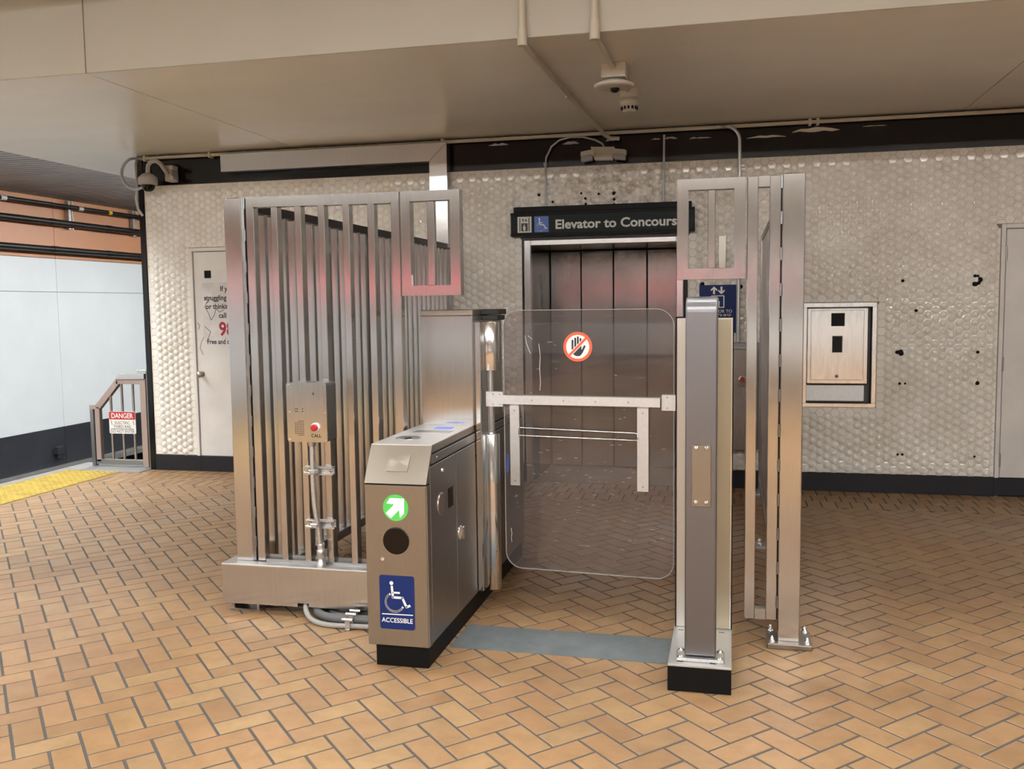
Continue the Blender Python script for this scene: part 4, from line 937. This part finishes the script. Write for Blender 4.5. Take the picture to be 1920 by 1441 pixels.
# ---------------- acrylic swing gate
GA = math.radians(-4.9); GO = Vector((-1.172, 4.50, 0)); GU = Vector((math.cos(GA), math.sin(GA), 0)); GN = Vector((math.sin(GA), -math.cos(GA), 0)); GZ = Vector((0, 0, 1))
gg = thing('swing_gate', 'clear acrylic swing gate with a steel arm', 'gate', (GO.x, GO.y, .1))
out = rrect(.070, .918, .226, 1.527, .085, 8)
MB().prism(out, GO+GN*.004, GU, GZ, GN*-1, .010).build('acrylic_panel', 'acrylic', gg)
inn = rrect(.073, .915, .229, 1.524, .082, 8); q = MB(); n_ = len(out)
vs = [GO+GU*a+GZ*b+GN*.0046 for a, b in out]+[GO+GU*a+GZ*b+GN*.0046 for a, b in inn]+[GO+GU*a+GZ*b-GN*.0066 for a, b in out]+[GO+GU*a+GZ*b-GN*.0066 for a, b in inn]
q.add(vs, [(i, (i+1) % n_, n_+(i+1) % n_, n_+i) for i in range(n_)]+[(2*n_+i, 2*n_+(i+1) % n_, 3*n_+(i+1) % n_, 3*n_+i) for i in range(n_)]+[(i, (i+1) % n_, 2*n_+(i+1) % n_, 2*n_+i) for i in range(n_)]+[(n_+i, n_+(i+1) % n_, 3*n_+(i+1) % n_, 3*n_+i) for i in range(n_)])
q.build('polished_edge', 'acrylic_edge', gg)
q = MB()
for k in range(110):
    s0 = random.uniform(.12, .86); z0 = random.choice((random.uniform(.30, 1.0), random.uniform(.45, .80), random.uniform(.25, 1.45))); ln_ = random.uniform(.004, .022)*(1.6 if random.random() < .15 else 1); a_ = random.gauss(.02, .18)
    w_ = random.uniform(.0004, .0011)
    stroke(q, [(s0, z0), (s0+ln_*math.cos(a_), z0+ln_*math.sin(a_))], w_, GO+GN*.0041, GU, GZ, GN, .0002)
for P_ in ([(.185, 1.40), (.193, 1.36), (.204, 1.33), (.212, 1.312)], [(.20, 1.40), (.222, 1.383)], [(.255, 1.36), (.262, 1.30), (.258, 1.24), (.262, 1.17), (.258, 1.13)], [(.10, .43), (.104, .40), (.100, .385), (.103, .36)]):
    stroke(q, P_, .0022, GO+GN*.0041, GU, GZ, GN, .0002)
sco = q.build('scratch_marks', 'scratch', gg); sco['kind'] = 'stuff'
def gbox(name, mat, par, s0, s1, z0, z1, n0, n1):
    return MB().prism([(s0, z0), (s1, z0), (s1, z1), (s0, z1)], GO+GN*n0, GU, GZ, GN, n1-n0).build(name, mat, par)
cl_ = gbox('hinge_clamp', 'steel_light', gg, -.018, .072, 1.048, 1.122, -.022, .026)
arm = gbox('arm', 'steel_light', gg, .050, .856, 1.062, 1.105, .006, .034)
gbox('arm_back', 'steel_light', gg, .050, .856, 1.062, 1.105, -.024, -.008)
eb = gbox('end_bracket', 'steel_light', gg, .862, .936, 1.046, 1.120, -.02, .022)
ls = gbox('brace', 'steel_light', gg, .104, .152, .652, 1.062, .006, .016)
rs_ = gbox('brace', 'steel_light', gg, .744, .798, .652, 1.062, .006, .016)
def gdot(par, s_, z, n0, r_=.0045): MB().lathe([(r_, 0), (r_*.8, .002)], GO+GU*s_+GZ*z+GN*n0, GN, 10).build('screw', 'steel_worn', par)
for s_, z in ((.020, 1.060), (.056, 1.060), (.020, 1.110), (.056, 1.110)): gdot(cl_, s_, z, .026)
for s_ in (.225, .385, .545, .705): gdot(arm, s_, 1.083, .034)
for s_, z in ((.888, 1.058), (.888, 1.108)): gdot(eb, s_, z, .022)
for b_, s_ in ((ls, .128), (rs_, .771)):
    for z in (.675, 1.030): gdot(b_, s_, z, .016)
MB().tube([GO+GU*s_+GZ*z+GN*.020 for s_, z in ((.150, .905), (.152, .9435), (.160, .9445), (.735, .934), (.746, .930), (.748, .905), (.742, .899), (.160, .9055), (.150, .905))], .0032, 6).build('push_rail', 'steel_bright', gg)
pr_ = thing('no_hand_sticker', 'round red and white no-hands sticker on the acrylic gate', 'sticker', (-.72, 4.45, 1.3))
SC = GO+GU*.452+GZ*1.346+GN*.0046
MB().prism(disc2((0, 0), .072, 48), SC, GU, GZ, GN, .0006).build('disc', 'sticker_white', pr_)
q = MB(); R0, R1 = .058, .072
q.add([SC+GU*(R0*math.cos(a*math.pi/24))+GZ*(R0*math.sin(a*math.pi/24))+GN*.0016 for a in range(48)]+[SC+GU*(R1*math.cos(a*math.pi/24))+GZ*(R1*math.sin(a*math.pi/24))+GN*.0016 for a in range(48)], [(i, (i+1) % 48, 48+(i+1) % 48, 48+i) for i in range(48)])
stroke(q, [(-.043, -.043), (.043, .043)], .012, SC+GN*.001, GU, GZ, GN, .0006)
q.build('ring_and_bar', 'sticker_red', pr_)
q = MB(); k_ = .001
for x, zb, zt in ((-.026, -.012, .030), (-.012, -.004, .040), (.001, .002, .046), (.014, .006, .038)):
    stroke(q, [(x, zb), (x, zt)], .0095, SC+GN*.0006, GU, GZ, GN, .0004); q.prism(disc2((x, zt), .00475, 10), SC+GN*.0006, GU, GZ, GN, .0004)
q.prism([(-.0307, -.014), (.0187, .006), (.0187, -.012), (.026, -.020), (.020, -.035), (.012, -.044), (0, -.046), (-.012, -.044), (-.022, -.037), (-.028, -.026)], SC+GN*.0006, GU, GZ, GN, .0004)
stroke(q, [(.018, -.030), (.034, .002)], .010, SC+GN*.0006, GU, GZ, GN, .0004); q.prism(disc2((.034, .002), .005, 10), SC+GN*.0006, GU, GZ, GN, .0004)
q.build('hand', 'sticker_ink', pr_)
q = MB(); stroke(q, [(-.041, -.041), (.041, .041)], .0175, SC+GN*.0011, GU, GZ, GN, .0003); q.build('bar_outline', 'sticker_white', pr_)

# ================================================================== GREY COLUMN (bollard) AND RIGHT FENCE
bo = thing('gate_column', 'grey round-topped column on a black base right of the swing gate', 'bollard', (-.11, 3.9, 0))
bx('base', 'black', bo, -.238, .012, 3.660, 4.26, 0, .103, bev=.002)
tp = bx('base_cover', 'steel_light', bo, -.237, .013, 3.657, 4.26, .103, .112, bev=.001)
for x, y_ in ((-.190, 3.69), (-.06, 3.69), (-.205, 4.06), (-.03, 4.06)): bx('cover_slot', 'black', tp, x-.012, x+.012, y_-.003, y_+.003, .112, .1125)
prof = [(3.716, .128), (3.716, 1.515)]+[(3.776-.060*math.cos(math.radians(a)), 1.515+.060*math.sin(math.radians(a))) for a in range(10, 91, 10)]+[(3.86, 1.575), (3.86, .128)]
clm = MB().prism(prof, (-.1735, 0, 0), (0, 1, 0), (0, 0, 1), (1, 0, 0), .124).build('column', 'grey_column', bo)
bv = clm.modifiers.new('bevel', 'BEVEL'); bv.width = .009; bv.segments = 3; bv.limit_method = 'ANGLE'; bv.angle_limit = math.radians(50)
bp_ = bx('column_plate', 'zinc', bo, -.206, -.016, 3.690, 3.80, .112, .126, bev=.004)
for x in (-.188, -.034):
    for y_ in (3.706, 3.784): MB().lathe([(.013, .126), (.013, .129), (.008, .130), (.007, .134), (.003, .135)], (x, y_, 0), (0, 0, 1), 12).build('bolt', 'steel_bright', bp_)
cp = bx('cover_plate', 'steel_console', bo, -.148, -.072, 3.711, 3.7155, .742, .991, bev=.002)
for x in (-.130, -.090):
    for z in (.760, .978): MB().lathe([(.009, 0), (.008, .004), (.004, .006)], (x, 3.711, z), (0, -1, 0), 14).build('bolt', 'steel_bright', cp)
cab = bx('rear_cabinet', 'cabinet_grey', bo, -.231, .011, 4.10, 4.24, .112, 1.489, bev=.004)
MB().box(-.233, -.229, 4.096, 4.104, .115, 1.49).box(.009, .0135, 4.096, 4.104, .115, 1.49).box(-.231, .011, 4.096, 4.104, 1.487, 1.492).build('edge_trim', 'black', cab)
MB().box(-.09, .002, 4.096, 4.101, .118, 1.478).build('edge_panel', 'cabinet_beige', cab)
MB().box(.0045, .0085, 4.095, 4.101, .118, 1.484).build('edge_line', 'steel_bright', cab)
tag(MB().prism([(-1.240, 3.945), (-1.22, 3.94), (-.72, 3.938), (-.245, 3.932), (-.243, 4.238), (-.40, 4.246), (-.80, 4.244), (-1.236, 4.250)], (0, 0, .0002), (1, 0, 0), (0, 1, 0), (0, 0, 1), .0022).build('floor_patch', 'patch_grey', None), 'grey cement strip across the floor between console and column', 'floor patch')
rp = thing('gate_post', 'tall stainless post on a bolted foot plate, right of the column', 'post', (.263, 4.3, 0))
bx('column', 'steel', rp, .215, .311, YF, YF+.10, .022, 2.106, bev=.004)
pl_ = bx('foot_plate', 'steel_console', rp, .168, .364, 4.205, 4.40, 0, .024, bev=.004)
for x in (.190, .342):
    for y_ in (4.228, 4.376): MB().lathe([(.015, .024), (.015, .031), (.011, .032), (.011, .044), (.006, .052), (.002, .055)], (x, y_, 0), (0, 0, 1), 12).build('bolt', 'steel_bright', pl_)
rg = thing('narrow_gate', 'narrow slotted stainless gate leaf hinged to the tall post', 'gate', (.13, 4.28, .117))
MB().box(.067, .114, YF, YF+.05, .117, 2.099, .003).build('stile', 'steel', rg)
MB().box(.162, .2090, YF, YF+.05, .117, 2.099, .003).build('stile', 'steel', rg)
MB().box(.114, .162, YF, YF+.05, 2.051, 2.099, .001).build('top_rail', 'steel', rg)
MB().box(.114, .162, YF, YF+.05, .117, .166, .001).build('bottom_rail', 'steel', rg)
bx('hinge_dark_strip', 'black', rg, .2095, .2145, YF+.01, YF+.04, .12, 2.09)  # black strip stands in for the dark line beside the knuckles
hinges(rg, .2120, .16, 2.098)
small_panel(rg, -.236, .060, 1.655, 2.096, -.103, -.069)
rf = thing('side_fence', 'dark barred fence running back to the wall on the right', 'fence', (.25, 6.1, 0))
bx('top_rail', 'steel_worn', rf, .232, .275, 4.38, 7.70, 2.035, 2.075, bev=.003)
bx('bottom_rail', 'steel_side', rf, .225, .282, 4.40, 7.70, .09, .135, bev=.003)
y = 4.46
while y < 7.6: bx('bar', 'steel_worn', rf, .238, .27, y, y+.034, .135, 2.035, bev=.002); y += .1155
bx('post', 'steel_worn', rf, .225, .282, 7.66, 7.72, .01, 2.075, bev=.003)
for y in (6.02, 7.69):
    ft = MB().box(.165, .345, y-.07, y+.07, 0, .014, .002).build('foot', 'steel_light', rf)
    if y < 7: MB().box(.235, .27, y-.03, y+.03, .014, .09).build('foot_stem', 'steel_worn', rf)
    for y_ in (y-.045, y+.045): MB().lathe([(.014, .014), (.014, .03), (.006, .04)], (.190, y_, 0), (0, 0, 1), 10).build('bolt', 'steel_bright', ft)
